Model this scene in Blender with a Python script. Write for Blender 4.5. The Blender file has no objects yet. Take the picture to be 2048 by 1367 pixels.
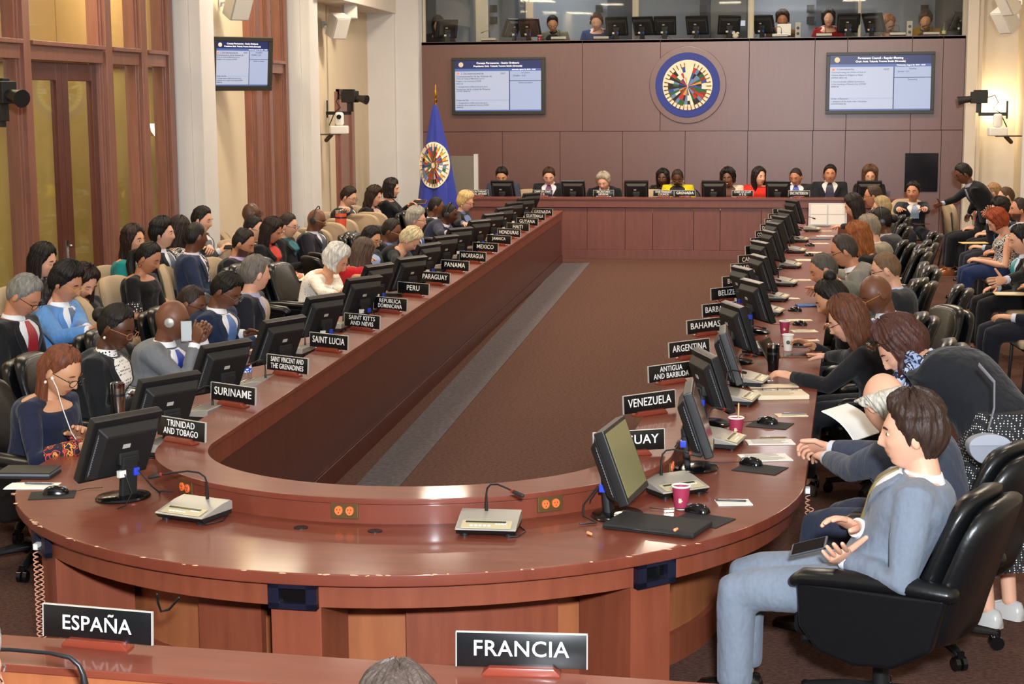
import bpy, bmesh, math, random
import numpy as np
from mathutils import Vector, Matrix
random.seed(7); np.random.seed(7)
SC = bpy.context.scene
COL = SC.collection
rad = math.radians
# ---------------------------------------------------------------- camera
FPX, CX, CY, CAMH = 3312.0, 1024.0, 683.5, 2.42
YAW, PITCH, ROLL = rad(9.58), rad(8.28), rad(0.4)
_F = np.array([-math.sin(YAW)*math.cos(PITCH), math.cos(YAW)*math.cos(PITCH), -math.sin(PITCH)])
_R0 = np.array([math.cos(YAW), math.sin(YAW), 0.0]); _U0 = np.cross(_R0, _F)
_R = math.cos(ROLL)*_R0 - math.sin(ROLL)*_U0
_U = math.cos(ROLL)*_U0 + math.sin(ROLL)*_R0
cam = bpy.data.cameras.new('camera'); cam_o = bpy.data.objects.new('camera', cam); COL.objects.link(cam_o)
cam.sensor_width = 36.0; cam.sensor_fit = 'HORIZONTAL'; cam.lens = FPX/2048*36.0
cam.clip_start = 0.05; cam.clip_end = 200
M = Matrix(((_R[0], _U[0], -_F[0], 0), (_R[1], _U[1], -_F[1], 0), (_R[2], _U[2], -_F[2], CAMH), (0, 0, 0, 1)))
cam_o.matrix_world = M
SC.camera = cam_o
# ---------------------------------------------------------------- view and light
SC.view_settings.view_transform = 'Standard'; SC.view_settings.look = 'None'
SC.view_settings.gamma = 1.0; SC.view_settings.use_curve_mapping = False
SC.view_settings.exposure = 0.0
W = bpy.data.worlds.new('world'); SC.world = W; W.use_nodes = True
W.node_tree.nodes['Background'].inputs[0].default_value = (1.0, .93, .86, 1)
W.node_tree.nodes['Background'].inputs[1].default_value = 0.07
def area_light(name, loc, target, size, power, color, sy=None, spread=180):
    l = bpy.data.lights.new(name, 'AREA'); l.energy = power; l.color = color
    l.shape = 'RECTANGLE'; l.size = size; l.size_y = sy or size; l.spread = rad(spread)
    o = bpy.data.objects.new(name, l); COL.objects.link(o); o.location = loc
    d = Vector(target) - Vector(loc); o.rotation_euler = d.to_track_quat('-Z', 'Y').to_euler()
    return o
WARM = (1.0, .84, .66); COOL = (.86, .93, 1.0)
# the photographer's flash (above and right of the lens) and the recessed ceiling lamps
area_light('flash_light', (0.25, -0.15, 2.95), (-1.8, 12, 0.9), 0.30, 900, COOL, .22)
for yy, pw in ((8.5, 34), (13.5, 60), (18.5, 115), (23.5, 140)):
    for xx in (-5.0, -1.75, 1.6):
        area_light('ceiling_lamp_light', (xx, yy, 5.05), (xx, yy, 0), .6, pw, WARM)
area_light('dais_lamp_light', (-1.8, 23.0, 4.95), (-1.7, 27.4, 1.9), 1.2, 70, WARM, .5)
# ---------------------------------------------------------------- pixel -> place
def _ray(u, v): return _F + _R*((u-CX)/FPX) - _U*((v-CY)/FPX)
def at(u, v, z=0.0):
    d = _ray(u, v); t = (z-CAMH)/d[2]; return Vector((d[0]*t, d[1]*t, z))
def atY(u, v, Y):
    d = _ray(u, v); t = Y/d[1]; return Vector((d[0]*t, Y, CAMH+d[2]*t))
def online(u, v, x0, sl):
    d = _ray(u, v); y = (x0-sl*7.6)/(d[0]/d[1]-sl); t = y/d[1]
    return Vector((d[0]*t, y, CAMH+d[2]*t))
# ---------------------------------------------------------------- object helpers
def tag(o, label=None, cat=None, group=None, kind=None):
    if label: o['label'] = label
    if cat: o['category'] = cat
    if group: o['group'] = group
    if kind: o['kind'] = kind
    return o
def thing(name, label, cat, loc=(0, 0, 0), rz=0.0, group=None):
    o = bpy.data.objects.new(name, None); COL.objects.link(o)
    o.empty_display_size = .05
    o.location = loc; o.rotation_euler = (0, 0, rz)
    return tag(o, label, cat, group)
class MB:
    def __init__(s): s.v = []; s.f = []; s.m = []
    def add(s, vs, fs, T=None, mi=0):
        b = len(s.v)
        if T is None: s.v += [tuple(p) for p in vs]
        else: s.v += [tuple(T @ Vector(p)) for p in vs]
        s.f += [tuple(b+i for i in f) for f in fs]; s.m += [mi]*len(fs)
        return s
    def box(s, c, d, T=None, mi=0, top=1.0, topy=None):
        x, y, z = d[0]/2, d[1]/2, d[2]/2; ty = top if topy is None else topy
        vs = [(c[0]+i*x*(top if k > 0 else 1), c[1]+j*y*(ty if k > 0 else 1), c[2]+k*z) for k in (-1, 1) for j in (-1, 1) for i in (-1, 1)]
        return s.add(vs, [(0, 2, 3, 1), (4, 5, 7, 6), (0, 1, 5, 4), (2, 6, 7, 3), (0, 4, 6, 2), (1, 3, 7, 5)], T, mi)
    def loft(s, rings, T=None, mi=0, cap=True, closed=True):
        n = len(rings[0]); vs = [p for r in rings for p in r]; fs = []
        for i in range(len(rings)-1):
            for j in range(n if closed else n-1):
                k = (j+1) % n
                fs.append((i*n+j, i*n+k, (i+1)*n+k, (i+1)*n+j))
        if cap and closed:
            fs.append(tuple(range(n-1, -1, -1))); fs.append(tuple((len(rings)-1)*n+j for j in range(n)))
        return s.add(vs, fs, T, mi)
    def tube(s, pts, rr, n=10, T=None, mi=0, dome=True, hint=None):
        pts = [Vector(p) for p in pts]; rr = rr if isinstance(rr, (list, tuple)) else [rr]*len(pts)
        if dome:
            a, b = pts[0], pts[-1]; da = (pts[0]-pts[1]).normalized(); db = (pts[-1]-pts[-2]).normalized()
            ra, rb = rr[0], rr[-1]
            ra = ra if not isinstance(ra, tuple) else min(ra); rb = rb if not isinstance(rb, tuple) else min(rb)
            def sc(r, k): return (r[0]*k, r[1]*k) if isinstance(r, tuple) else r*k
            pts = [a+da*ra*.95, a+da*ra*.6]+pts+[b+db*rb*.6, b+db*rb*.95]
            rr = [sc(rr[0], .3), sc(rr[0], .78)]+list(rr)+[sc(rr[-1], .78), sc(rr[-1], .3)]
        rings = []; u = None
        for i, p in enumerate(pts):
            t = (pts[min(i+1, len(pts)-1)]-pts[max(i-1, 0)]).normalized()
            if u is None:
                h = Vector(hint) if hint else (Vector((0, 0, 1)) if abs(t.z) < .9 else Vector((1, 0, 0)))
                u = (h-t*h.dot(t)).normalized()
            else: u = (u-t*u.dot(t)).normalized()
            w = t.cross(u); r = rr[i]; ru, rw = r if isinstance(r, tuple) else (r, r)
            rings.append([p+u*(ru*math.cos(2*math.pi*k/n))+w*(rw*math.sin(2*math.pi*k/n)) for k in range(n)])
        return s.loft(rings, T, mi)
    def lathe(s, prof, n=20, T=None, mi=0):
        return s.loft([[(r*math.cos(2*math.pi*k/n), r*math.sin(2*math.pi*k/n), z) for k in range(n)] for r, z in prof], T, mi)
    def prism(s, poly, z0, z1, T=None, mi=0):
        return s.loft([[(x, y, z0) for x, y in poly], [(x, y, z1) for x, y in poly]], T, mi)
    def ell(s, c, r, n=12, m=8, T=None, mi=0):
        rings = []
        for i in range(m+1):
            a = math.pi*(i+.06)/(m+.12)
            rings.append([(c[0]+r[0]*math.sin(a)*math.cos(2*math.pi*k/n), c[1]+r[1]*math.sin(a)*math.sin(2*math.pi*k/n), c[2]-r[2]*math.cos(a)) for k in range(n)])
        return s.loft(rings, T, mi)
    def slab(s, top, bot, T=None, mi=0):
        a, b = len(top), len(top[0]); vs = [p for r in top for p in r]+[p for r in bot for p in r]; N = a*b; fs = []
        for i in range(a-1):
            for j in range(b-1):
                q = (i*b+j, i*b+j+1, (i+1)*b+j+1, (i+1)*b+j); fs.append(q); fs.append(tuple(N+k for k in reversed(q)))
        for i in range(a-1):
            for j in (0, b-1):
                q = (i*b+j, (i+1)*b+j, N+(i+1)*b+j, N+i*b+j); fs.append(q if j == 0 else q[::-1])
        for j in range(b-1):
            for i in (0, a-1):
                q = (i*b+j, N+i*b+j, N+i*b+j+1, i*b+j+1); fs.append(q if i == 0 else q[::-1])
        return s.add(vs, fs, T, mi)
def mesh_of(mb, name, mats, bevel=0.0, seg=2, angle=35, smooth=True):
    me = bpy.data.meshes.new(name); me.from_pydata([tuple(p) for p in mb.v], [], mb.f)
    for m in (mats if isinstance(mats, (list, tuple)) else [mats]): me.materials.append(m)
    if any(mb.m): me.polygons.foreach_set('material_index', mb.m)
    bm = bmesh.new(); bm.from_mesh(me)
    bmesh.ops.recalc_face_normals(bm, faces=bm.faces)
    if bevel:
        es = [e for e in bm.edges if len(e.link_faces) == 2 and e.calc_face_angle(0) > rad(angle)]
        bmesh.ops.bevel(bm, geom=es, offset=bevel, segments=seg, profile=.5, affect='EDGES', clamp_overlap=True)
    bm.to_mesh(me); bm.free()
    if smooth:
        me.polygons.foreach_set('use_smooth', [True]*len(me.polygons)); me.set_sharp_from_angle(angle=rad(angle+5))
    me.update(); return me
def link(name, me, parent=None, loc=(0, 0, 0), rot=(0, 0, 0)):
    o = bpy.data.objects.new(name, me); COL.objects.link(o)
    if parent is not None: o.parent = parent
    o.location = loc; o.rotation_euler = rot
    return o
def obj(name, mb, mats, parent=None, loc=(0, 0, 0), rot=(0, 0, 0), **k):
    o = link(name, mesh_of(mb, name, mats, **k), parent, loc, rot)
    if k.get('bevel'): w = o.modifiers.new('flat faces', 'WEIGHTED_NORMAL'); w.keep_sharp = True; w.weight = 60
    return o
def struct(name, mb, mats, **k):
    o = obj(name, mb, mats, **k); o['kind'] = 'structure'; return o
def copy_tree(o, parent=None):
    c = o.copy(); COL.objects.link(c)
    if parent is not None: c.parent = parent
    for ch in o.children: copy_tree(ch, c)
    return c
def place(o, loc, rz=0.0, label=None, group=None):
    o.location = loc; o.rotation_euler = (0, 0, rz)
    if label: o['label'] = label
    if group: o['group'] = group
    return o
class Kind:
    """first call hands out the original, later calls hand out copies"""
    def __init__(s, root): s.root = root; s.used = False
    def put(s, loc, rz=0.0, label=None, group=None):
        if not s.used: s.used = True; o = s.root
        else: o = copy_tree(s.root)
        return place(o, loc, rz, label, group)
def remeshed(mb, name, mats, voxel, smooth=3, fac=.5):
    me = bpy.data.meshes.new(name); me.from_pydata([tuple(p) for p in mb.v], [], mb.f)
    for m in (mats if isinstance(mats, (list, tuple)) else [mats]): me.materials.append(m)
    bm = bmesh.new(); bm.from_mesh(me); bmesh.ops.recalc_face_normals(bm, faces=bm.faces); bm.to_mesh(me); bm.free()
    o = bpy.data.objects.new('tmp', me); COL.objects.link(o)
    r = o.modifiers.new('r', 'REMESH'); r.mode = 'VOXEL'; r.voxel_size = voxel; r.use_smooth_shade = True
    if smooth:
        q = o.modifiers.new('s', 'SMOOTH'); q.factor = fac; q.iterations = smooth
    dg = bpy.context.evaluated_depsgraph_get(); dg.update()
    out = bpy.data.meshes.new_from_object(o.evaluated_get(dg)); out.name = name
    bpy.data.objects.remove(o); bpy.data.meshes.remove(me)
    if not out.materials:
        for m in (mats if isinstance(mats, (list, tuple)) else [mats]): out.materials.append(m)
    return out
_txt = {}
def text_mesh(s, width, height, mat, depth=.0015, spacing=1.0, lines=1.0, fit=True, align='CENTER'):
    key = (s, width, height, mat.name, depth, align)
    if key in _txt: return _txt[key]
    c = bpy.data.curves.new('t', 'FONT'); c.body = s; c.align_x = align; c.align_y = 'CENTER'; c.size = 1.0
    c.extrude = depth/2; c.space_character = spacing; c.space_line = lines; c.resolution_u = 3; c.offset = .006
    o = bpy.data.objects.new('t', c); COL.objects.link(o)
    dg = bpy.context.evaluated_depsgraph_get(); dg.update()
    me = bpy.data.meshes.new_from_object(o.evaluated_get(dg)); bpy.data.objects.remove(o)
    co = np.empty(len(me.vertices)*3); me.vertices.foreach_get('co', co); co = co.reshape(-1, 3)
    mn, mx = co.min(0), co.max(0); d = mx-mn
    sy = height/d[1]; sx = width/d[0] if fit else min(width/d[0], sy)
    if fit: sx = min(sx, sy*1.0)
    if align == 'CENTER': co[:, 0] -= (mn[0]+mx[0])/2
    else: co[:, 0] -= mn[0]
    co[:, 1] -= (mn[1]+mx[1])/2
    co[:, 0] *= sx; co[:, 1] *= sy
    me.vertices.foreach_set('co', co.ravel()); me.materials.clear(); me.materials.append(mat); me.update()
    _txt[key] = me; return me
def T3(loc=(0, 0, 0), rx=0, ry=0, rz=0):
    return Matrix.Translation(loc) @ Matrix.Rotation(rz, 4, 'Z') @ Matrix.Rotation(ry, 4, 'Y') @ Matrix.Rotation(rx, 4, 'X')
# ---------------------------------------------------------------- materials
def lin(c):
    if isinstance(c, str): c = tuple(int(c[i:i+2], 16)/255 for i in (0, 2, 4))
    return tuple(((x+.055)/1.055)**2.4 if x > .04045 else x/12.92 for x in c[:3])+(1.0,)
_mats = {}
def mat(name, color='808080', rough=.5, metal=0.0, spec=.5, coat=0.0, vary=0.0, vscale=8.0, stretch=(1, 1, 1), bump=0.0, bscale=60.0,
        color2=None, emit=0.0, ebase=1.0, alpha=1.0, trans=0.0, sheen=0.0, coords='Object', tone=False, bdist=.01, bstretch=(1, 1, 1), detail=3.0):
    if name in _mats: return _mats[name]
    m = bpy.data.materials.new(name); m.use_nodes = True; nt = m.node_tree; N = nt.nodes; L = nt.links
    b = N['Principled BSDF']; c = lin(color)
    b.inputs['Base Color'].default_value = c; b.inputs['Roughness'].default_value = rough
    b.inputs['Metallic'].default_value = metal; b.inputs['Specular IOR Level'].default_value = spec
    b.inputs['Coat Weight'].default_value = coat; b.inputs['Coat Roughness'].default_value = .10
    b.inputs['Transmission Weight'].default_value = trans; b.inputs['Alpha'].default_value = alpha
    if sheen: b.inputs['Sheen Weight'].default_value = sheen
    if emit:
        b.inputs['Base Color'].default_value = tuple(x*ebase for x in c[:3])+(1,)
        b.inputs['Emission Color'].default_value = c; b.inputs['Emission Strength'].default_value = emit
    tc = N.new('ShaderNodeTexCoord') if (vary or bump or color2) else None
    out = None
    if vary or color2:
        mp = N.new('ShaderNodeMapping'); mp.inputs['Scale'].default_value = stretch; L.new(tc.outputs[coords], mp.inputs[0])
        nz = N.new('ShaderNodeTexNoise'); nz.inputs['Scale'].default_value = vscale; nz.inputs['Detail'].default_value = detail
        L.new(mp.outputs[0], nz.inputs['Vector'])
        rp = N.new('ShaderNodeValToRGB'); rp.color_ramp.elements[0].position = .3; rp.color_ramp.elements[1].position = .7
        c2 = lin(color2) if color2 else tuple(min(1, x*(1+vary)) for x in c[:3])+(1,)
        c1 = c if color2 else tuple(x*(1-vary) for x in c[:3])+(1,)
        rp.color_ramp.elements[0].color = c1; rp.color_ramp.elements[1].color = c2
        L.new(nz.outputs['Fac'], rp.inputs[0]); out = rp.outputs[0]
        L.new(out, b.inputs['Base Color'])
    if tone:
        at_ = N.new('ShaderNodeAttribute'); at_.attribute_name = 'tone'
        mx = N.new('ShaderNodeMix'); mx.data_type = 'RGBA'; mx.blend_type = 'MULTIPLY'; mx.inputs[0].default_value = 1.0
        if out: L.new(out, mx.inputs[6])
        else: mx.inputs[6].default_value = c
        L.new(at_.outputs['Color'], mx.inputs[7]); L.new(mx.outputs[2], b.inputs['Base Color'])
    if bump:
        mp2 = N.new('ShaderNodeMapping'); mp2.inputs['Scale'].default_value = bstretch; L.new(tc.outputs[coords], mp2.inputs[0])
        n2 = N.new('ShaderNodeTexNoise'); n2.inputs['Scale'].default_value = bscale; n2.inputs['Detail'].default_value = 3
        L.new(mp2.outputs[0], n2.inputs['Vector'])
        bp = N.new('ShaderNodeBump'); bp.inputs['Strength'].default_value = bump; bp.inputs['Distance'].default_value = bdist
        L.new(n2.outputs['Fac'], bp.inputs['Height']); L.new(bp.outputs[0], b.inputs['Normal'])
    _mats[name] = m; return m
def dots(name, base, dot, scale, size=.28, rough=.8, coords='Object'):
    """regular spots woven in a cloth"""
    if name in _mats: return _mats[name]
    m = bpy.data.materials.new(name); m.use_nodes = True; nt = m.node_tree; N = nt.nodes; L = nt.links
    b = N['Principled BSDF']; b.inputs['Roughness'].default_value = rough
    tc = N.new('ShaderNodeTexCoord'); vo = N.new('ShaderNodeTexVoronoi'); vo.inputs['Scale'].default_value = scale
    vo.inputs['Randomness'].default_value = .25
    L.new(tc.outputs[coords], vo.inputs['Vector'])
    rp = N.new('ShaderNodeValToRGB'); rp.color_ramp.interpolation = 'CONSTANT'
    rp.color_ramp.elements[0].color = lin(dot); rp.color_ramp.elements[1].color = lin(base); rp.color_ramp.elements[1].position = size
    L.new(vo.outputs['Distance'], rp.inputs[0]); L.new(rp.outputs[0], b.inputs['Base Color'])
    _mats[name] = m; return m
def blobs(name, cols, scale, rough=.8):
    """irregular patches of several colours, for printed cloth"""
    if name in _mats: return _mats[name]
    m = bpy.data.materials.new(name); m.use_nodes = True; nt = m.node_tree; N = nt.nodes; L = nt.links
    b = N['Principled BSDF']; b.inputs['Roughness'].default_value = rough
    tc = N.new('ShaderNodeTexCoord'); nz = N.new('ShaderNodeTexNoise'); nz.inputs['Scale'].default_value = scale; nz.inputs['Detail'].default_value = 1.5
    L.new(tc.outputs['Object'], nz.inputs['Vector'])
    rp = N.new('ShaderNodeValToRGB'); rp.color_ramp.interpolation = 'CONSTANT'
    e = rp.color_ramp.elements
    while len(e) < len(cols): e.new(.5)
    n = len(cols)
    for i, c in enumerate(cols):
        e[i].position = 0 if i == 0 else .34+.32*(i-1)/max(1, n-2); e[i].color = lin(c)
    L.new(nz.outputs['Fac'], rp.inputs[0]); L.new(rp.outputs[0], b.inputs['Base Color'])
    _mats[name] = m; return m
WOODT = mat('polished cherry top', '793a28', .5, spec=.3, coat=.32, color2='6b3122', vscale=3, stretch=(1, 6, 1), detail=5)
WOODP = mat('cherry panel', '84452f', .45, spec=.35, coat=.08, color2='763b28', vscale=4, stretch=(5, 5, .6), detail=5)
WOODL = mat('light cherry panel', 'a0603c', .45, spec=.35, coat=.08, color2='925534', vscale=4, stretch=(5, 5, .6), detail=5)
WOODD = mat('dark wall veneer', '6b433a', .34, spec=1.0, color2='644038', vscale=5, stretch=(6, 6, .4), detail=6)
WOODM = mat('mullion wood', '8c5c4b', .36, coat=.12, color2='7c5040', vscale=4, stretch=(5, 5, .6), detail=4)
DOORW = mat('door wood', '5c2e20', .32, coat=.1, color2='51271a', vscale=4, stretch=(5, 5, .6), detail=4)
PLASTER = mat('cream plaster', 'd8d0c4', .75, vary=.02, vscale=3)
PLASTW = mat('white plaster', 'd6d5d4', .7, vary=.02, vscale=3)
BLK = mat('black plastic', '1a1a1b', .38)
BLKM = mat('matte black plastic', '161617', .6)
GLOSSK = mat('gloss black plastic', '0d0d0e', .15)
LEATHER = mat('black leather', '101113', .30, bump=.08, bscale=45, spec=.35)
SILVER = mat('silver plastic', 'a8a49b', .35, metal=.35)
CHROME = mat('chrome', 'd0d0d0', .12, metal=1)
GOLD = mat('gold metal', 'c99c45', .25, metal=1)
PAPER = mat('white paper', 'efede8', .8)
CREAMP = mat('cream paper', 'e8d9bd', .8)
WHITEL = mat('engraved white', 'f4f3ef', .6)
GREY = mat('grey plastic', '6d6f73', .5)
GLASS = mat('clear glass', 'ffffff', .02, trans=1.0)
# ================================================================ the room
def archglass(name, tint=(1, 1, 1), refl=.9):
    if name in _mats: return _mats[name]
    m = bpy.data.materials.new(name); m.use_nodes = True; nt = m.node_tree; N = nt.nodes; L = nt.links
    N.remove(N['Principled BSDF']); o = N['Material Output']
    t = N.new('ShaderNodeBsdfTransparent'); t.inputs[0].default_value = (*tint, 1)
    g = N.new('ShaderNodeBsdfGlossy'); g.inputs['Roughness'].default_value = .02; g.inputs[0].default_value = (refl, refl, refl, 1)
    lw = N.new('ShaderNodeLayerWeight'); lw.inputs[0].default_value = .5
    pw = N.new('ShaderNodeMath'); pw.operation = 'POWER'; pw.inputs[1].default_value = 5.0; L.new(lw.outputs['Facing'], pw.inputs[0])
    ma = N.new('ShaderNodeMath'); ma.operation = 'MULTIPLY_ADD'; ma.inputs[1].default_value = .45; ma.inputs[2].default_value = .025; L.new(pw.outputs[0], ma.inputs[0])
    mx = N.new('ShaderNodeMixShader'); L.new(ma.outputs[0], mx.inputs[0]); L.new(t.outputs[0], mx.inputs[1]); L.new(g.outputs[0], mx.inputs[2])
    L.new(mx.outputs[0], o.inputs[0]); _mats[name] = m; return m
PANE = archglass('window glass', (.97, .97, .95))
XC = -1.76                                   # the hall's centre line
def mx(x): return 2*XC-x
CARPET = mat('brown carpet', '6a4c42', .95, spec=.1, color2='47322b', vscale=42, stretch=(1, 1.8, 1), bump=.7, bscale=120, detail=4)
CARPB = mat('grey carpet border', '6c6466', .95, spec=.1, color2='554f51', vscale=30, bump=.6, bscale=120, detail=4)
fl = MB(); fl.box((XC, 12.2, -.05), (13.6, 36, .1)); struct('floor', fl, CARPET)
b1 = at(802, 970); b2 = at(1181, 525)
tb = MB(); tb.prism([(-2.60, 7.9), (-2.36, 7.9), (b1.x, b1.y), (b2.x, b2.y-.05), (-3.40, 24.55)], 0, .006)
struct('trim_1', tb, CARPB)
ce = MB(); ce.box((XC, 12.2, 5.25), (13.8, 36, .1)); struct('ceiling', ce, mat('ceiling white', 'cfc9c0', .9))
def LX(s): return -6.03-.036*s               # left wall line; the right one mirrors it
SLW = math.atan(.036)
def wallbox(mb, side, s0, s1, n0, n1, z0, z1):
    """box along a side wall: s along it, n out into the room"""
    vs = []
    for z in (z0, z1):
        for (s, n) in ((s0, n0), (s1, n0), (s1, n1), (s0, n1)):
            x = LX(s)+n; vs.append((x if side < 0 else mx(x), s, z))
    mb.add(vs, [(0, 3, 2, 1), (4, 5, 6, 7), (0, 1, 5, 4), (1, 2, 6, 5), (2, 3, 7, 6), (3, 0, 4, 7)])
# left wall: timber and glass screens between plaster piers
COLS = ((17.25, 17.68), (21.95, 22.38), (27.0, 27.5))
m_ = MB()
wallbox(m_, -1, 18.0, 20.0, -.15, .02, 0, 5.2); wallbox(m_, -1, 24.3, 25.0, -.15, .02, 0, 5.2)
wallbox(m_, -1, 26.0, 27.6, -.15, .02, 0, 5.2); wallbox(m_, -1, 25.0, 26.0, -.15, .02, 2.62, 5.2)
wallbox(m_, -1, 22.3, 24.4, -.15, .02, 0, 5.2); wallbox(m_, -1, -3, 9.0, -.15, .02, 0, 5.2)
struct('wall_left', m_, mat('warm plaster', 'cfc0a6', .8, vary=.02, vscale=3))
def pier(side, s0, s1, name, pr=.37):
    m = MB(); wallbox(m, side, s0, s1, -.1, pr*.66, 0, 5.2); wallbox(m, side, s0+.04, s1-.02, -.1, pr*.74, 0, 5.2)
    wallbox(m, side, s0+.015, s1+.06, -.1, pr, 0, 5.2); wallbox(m, side, s0-.02, s1+.08, -.1, pr+.03, 0, .18)
    struct(name, m, PLASTW, bevel=.012)
pier(-1, *COLS[0], 'trim_2'); pier(-1, *COLS[1], 'trim_3')
m_ = MB(); m_.box((-6.78, 27.35, 2.6), (.5, .4, 5.2)); m_.box((-6.35, 27.4, 2.6), (.4, .3, 5.2)); m_.box((-6.21, 27.45, 2.6), (.14, .34, 5.2))
struct('trim_4', m_, PLASTW, bevel=.012)
m_ = MB(); wallbox(m_, -1, 22.3, 27.4, 0, .5, 3.86, 4.3); struct('trim_5', m_, PLASTER, bevel=.02)
m_ = MB(); wallbox(m_, -1, 24.75, 25.95, .0, .05, 0, 2.58); wallbox(m_, -1, 24.85, 25.05, .0, .08, 0, 2.62); wallbox(m_, -1, 25.65, 25.85, .0, .08, 0, 2.62); wallbox(m_, -1, 24.85, 25.85, .0, .08, 2.45, 2.62); struct('door_4', m_, WOODM, bevel=.008)
# corridor beyond the glass
CORR = mat('corridor wall', 'ab9a5c', .85); CORT = mat('corridor upper wall', 'c9a873', .8)
m_ = MB(); wallbox(m_, -1, 6, 27, -1.75, -1.6, 0, 2.9); cw = struct('wall_corridor', m_, CORR)
m_ = MB()
s = 6.0
while s < 27: wallbox(m_, -1, s, s+1.48, -1.75, -1.58, 3.07, 3.9); s += 1.5
wallbox(m_, -1, 6, 27, -1.75, -1.58, 3.93, 5.2); struct('wall_corridor.001', m_, CORT)
m_ = MB(); wallbox(m_, -1, 6, 27, -1.75, -1.57, 2.86, 3.07); struct('trim_6', m_, DOORW)
m_ = MB(); wallbox(m_, -1, 6, 27, -2.0, -.2, -.04, .01); struct('floor_corridor', m_, mat('corridor floor', '8a7450', .5))
for yy in (8, 14, 19.5):
    area_light('corridor_lamp_light', (LX(yy)-.8, yy, 4.9), (LX(yy)-1.0, yy, 0), .9, 210, (1, .88, .62), 3.0)
# timber posts and rails
POSTS = [(12.3, .22), (13.42, .20), (15.32, .22), (16.3, .22), (17.12, .22), (20.45, .30), (21.0, .2), (21.82, .18)]
for i, (s, w) in enumerate(POSTS):
    m = MB(); wallbox(m, -1, s-w/2, s+w/2, -.10, .05, 0, 5.2); wallbox(m, -1, s-w/2+.03, s+w/2-.03, -.10, .085, 0, 5.2)
    wallbox(m, -1, s-w/2-.025, s-w/2+.015, -.06, .03, 0, 5.2); wallbox(m, -1, s+w/2-.015, s+w/2+.025, -.06, .03, 0, 5.2)
    struct('trim_%d' % (7+i), m, WOODM, bevel=.006)
k = 15
for s0, s1 in ((9.0, 12.2), (12.41, 13.32), (13.52, 15.21), (15.43, 16.19), (16.41, 17.01), (20.6, 20.9), (21.1, 21.73)):
    m = MB(); wallbox(m, -1, s0, s1, -.09, .06, 2.80, 2.94); wallbox(m, -1, s0, s1, -.09, .10, 2.925, 2.965)
    if not (13.4 < s0 < 14): wallbox(m, -1, s0, s1, -.09, .05, 0, .55); wallbox(m, -1, s0, s1, -.09, .07, .55, .60)
    struct('trim_%d' % k, m, WOODM, bevel=.006); k += 1
wn = 1
for s0, s1, z0, z1 in ((9, 12.2, .6, 2.8), (9, 12.2, 2.96, 5.2), (12.41, 13.32, .6, 2.8), (12.41, 13.32, 2.96, 5.2), (13.52, 15.21, 2.96, 5.2), (15.43, 16.19, .6, 2.8), (15.43, 16.19, 2.96, 5.2),
                       (16.41, 17.01, .6, 2.8), (16.41, 17.01, 2.96, 5.2), (20.6, 20.9, .6, 2.8), (20.6, 20.9, 2.96, 5.2), (21.1, 21.73, .6, 2.8), (21.1, 21.73, 2.96, 5.2)):
    m = MB(); wallbox(m, -1, s0, s1, -.045, -.035, z0, z1); struct('window_%d' % wn, m, PANE, smooth=False)
    if z0 < 1:
        pass
    wn += 1
# the double-leaf glazed door
for i, (s0, s1) in enumerate(((13.53, 14.355), (14.365, 15.2))):
    m = MB(); z1 = 2.79
    for a, b, c, d in ((s0, s0+.13, 0, z1), (s1-.13, s1, 0, z1)): wallbox(m, -1, a, b, -.07, -.01, c, d)
    wallbox(m, -1, s0+.13, s1-.13, -.07, -.01, z1-.16, z1); wallbox(m, -1, s0+.13, s1-.13, -.07, -.01, 0, .42)
    d_ = struct('door_%d' % (i+1), m, DOORW, bevel=.005)
    m = MB(); wallbox(m, -1, s0+.12, s1-.12, -.045, -.035, .4, z1-.15); obj('door_pane', m, PANE, d_, smooth=False)
    if i == 0:
        m = MB(); x = LX(14.3)
        wallbox(m, -1, 14.27, 14.32, -.01, .0, .92, 1.18); m.tube([(x, 14.295, 1.0), (x+.05, 14.295, 1.0), (x+.05, 14.22, 1.0)], .009, 8); m.ell((x+.03, 14.295, 1.13), (.014, .014, .014))
        obj('door_handle', m, CHROME, d_)
# right side: mirrored piers and wall
m_ = MB(); wallbox(m_, 1, -3, 28.0, -.15, .0, 0, 5.2); struct('wall_right', m_, mat('warm plaster'))
pier(1, 21.9, 22.4, 'trim_%d' % k); k += 1
pier(1, 12.6, 13.1, 'trim_%d' % k); k += 1
m_ = MB(); m_.box((2.78, 27.45, 2.6), (.17, .34, 5.2)); m_.box((2.88, 27.48, 2.6), (.13, .24, 5.2)); m_.box((3.3, 27.66, 2.6), (.9, .2, 5.2))
struct('trim_%d' % k, m_, PLASTER, bevel=.012); k += 1
# back wall: veneer panels over a dark backing
YB = 27.5; XL, XR, ZT = -6.17, 2.69, 3.40
zj = atY(1375, 262, YB).z; zj2 = atY(1840, 262, YB).z
def xb(u, v=260): return atY(u, v, YB).x
up = [XL, xb(1165), xb(1320), xb(1498, 150), xb(1629, 150), xb(1694, 150), xb(1825, 90), xb(1887, 90), XR]
lo = [XL, xb(1005, 300), xb(1120, 300), xb(1245, 300), xb(1370, 300), xb(1495, 300), xb(1625, 300), xb(1690, 300), xb(1820, 300), xb(1882, 300), XR]
m_ = MB()
for xs, z0, z1 in ((up, zj+.004, ZT), (lo, .0, zj-.004)):
    for a, b in zip(xs, xs[1:]): m_.box(((a+b)/2, YB+.02, (z0+z1)/2), (b-a-.007, .04, z1-z0))
struct('wall_back', m_, WOODD, bevel=.002)
m_ = MB(); m_.box(((XL+XR)/2, YB+.08, ZT/2-.005), (XR-XL, .08, ZT-.01)); m_.box(((XL+XR)/2, YB+.3, ZT-.03), (XR-XL, .6, .04)); struct('wall_back.001', m_, BLKM)
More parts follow.
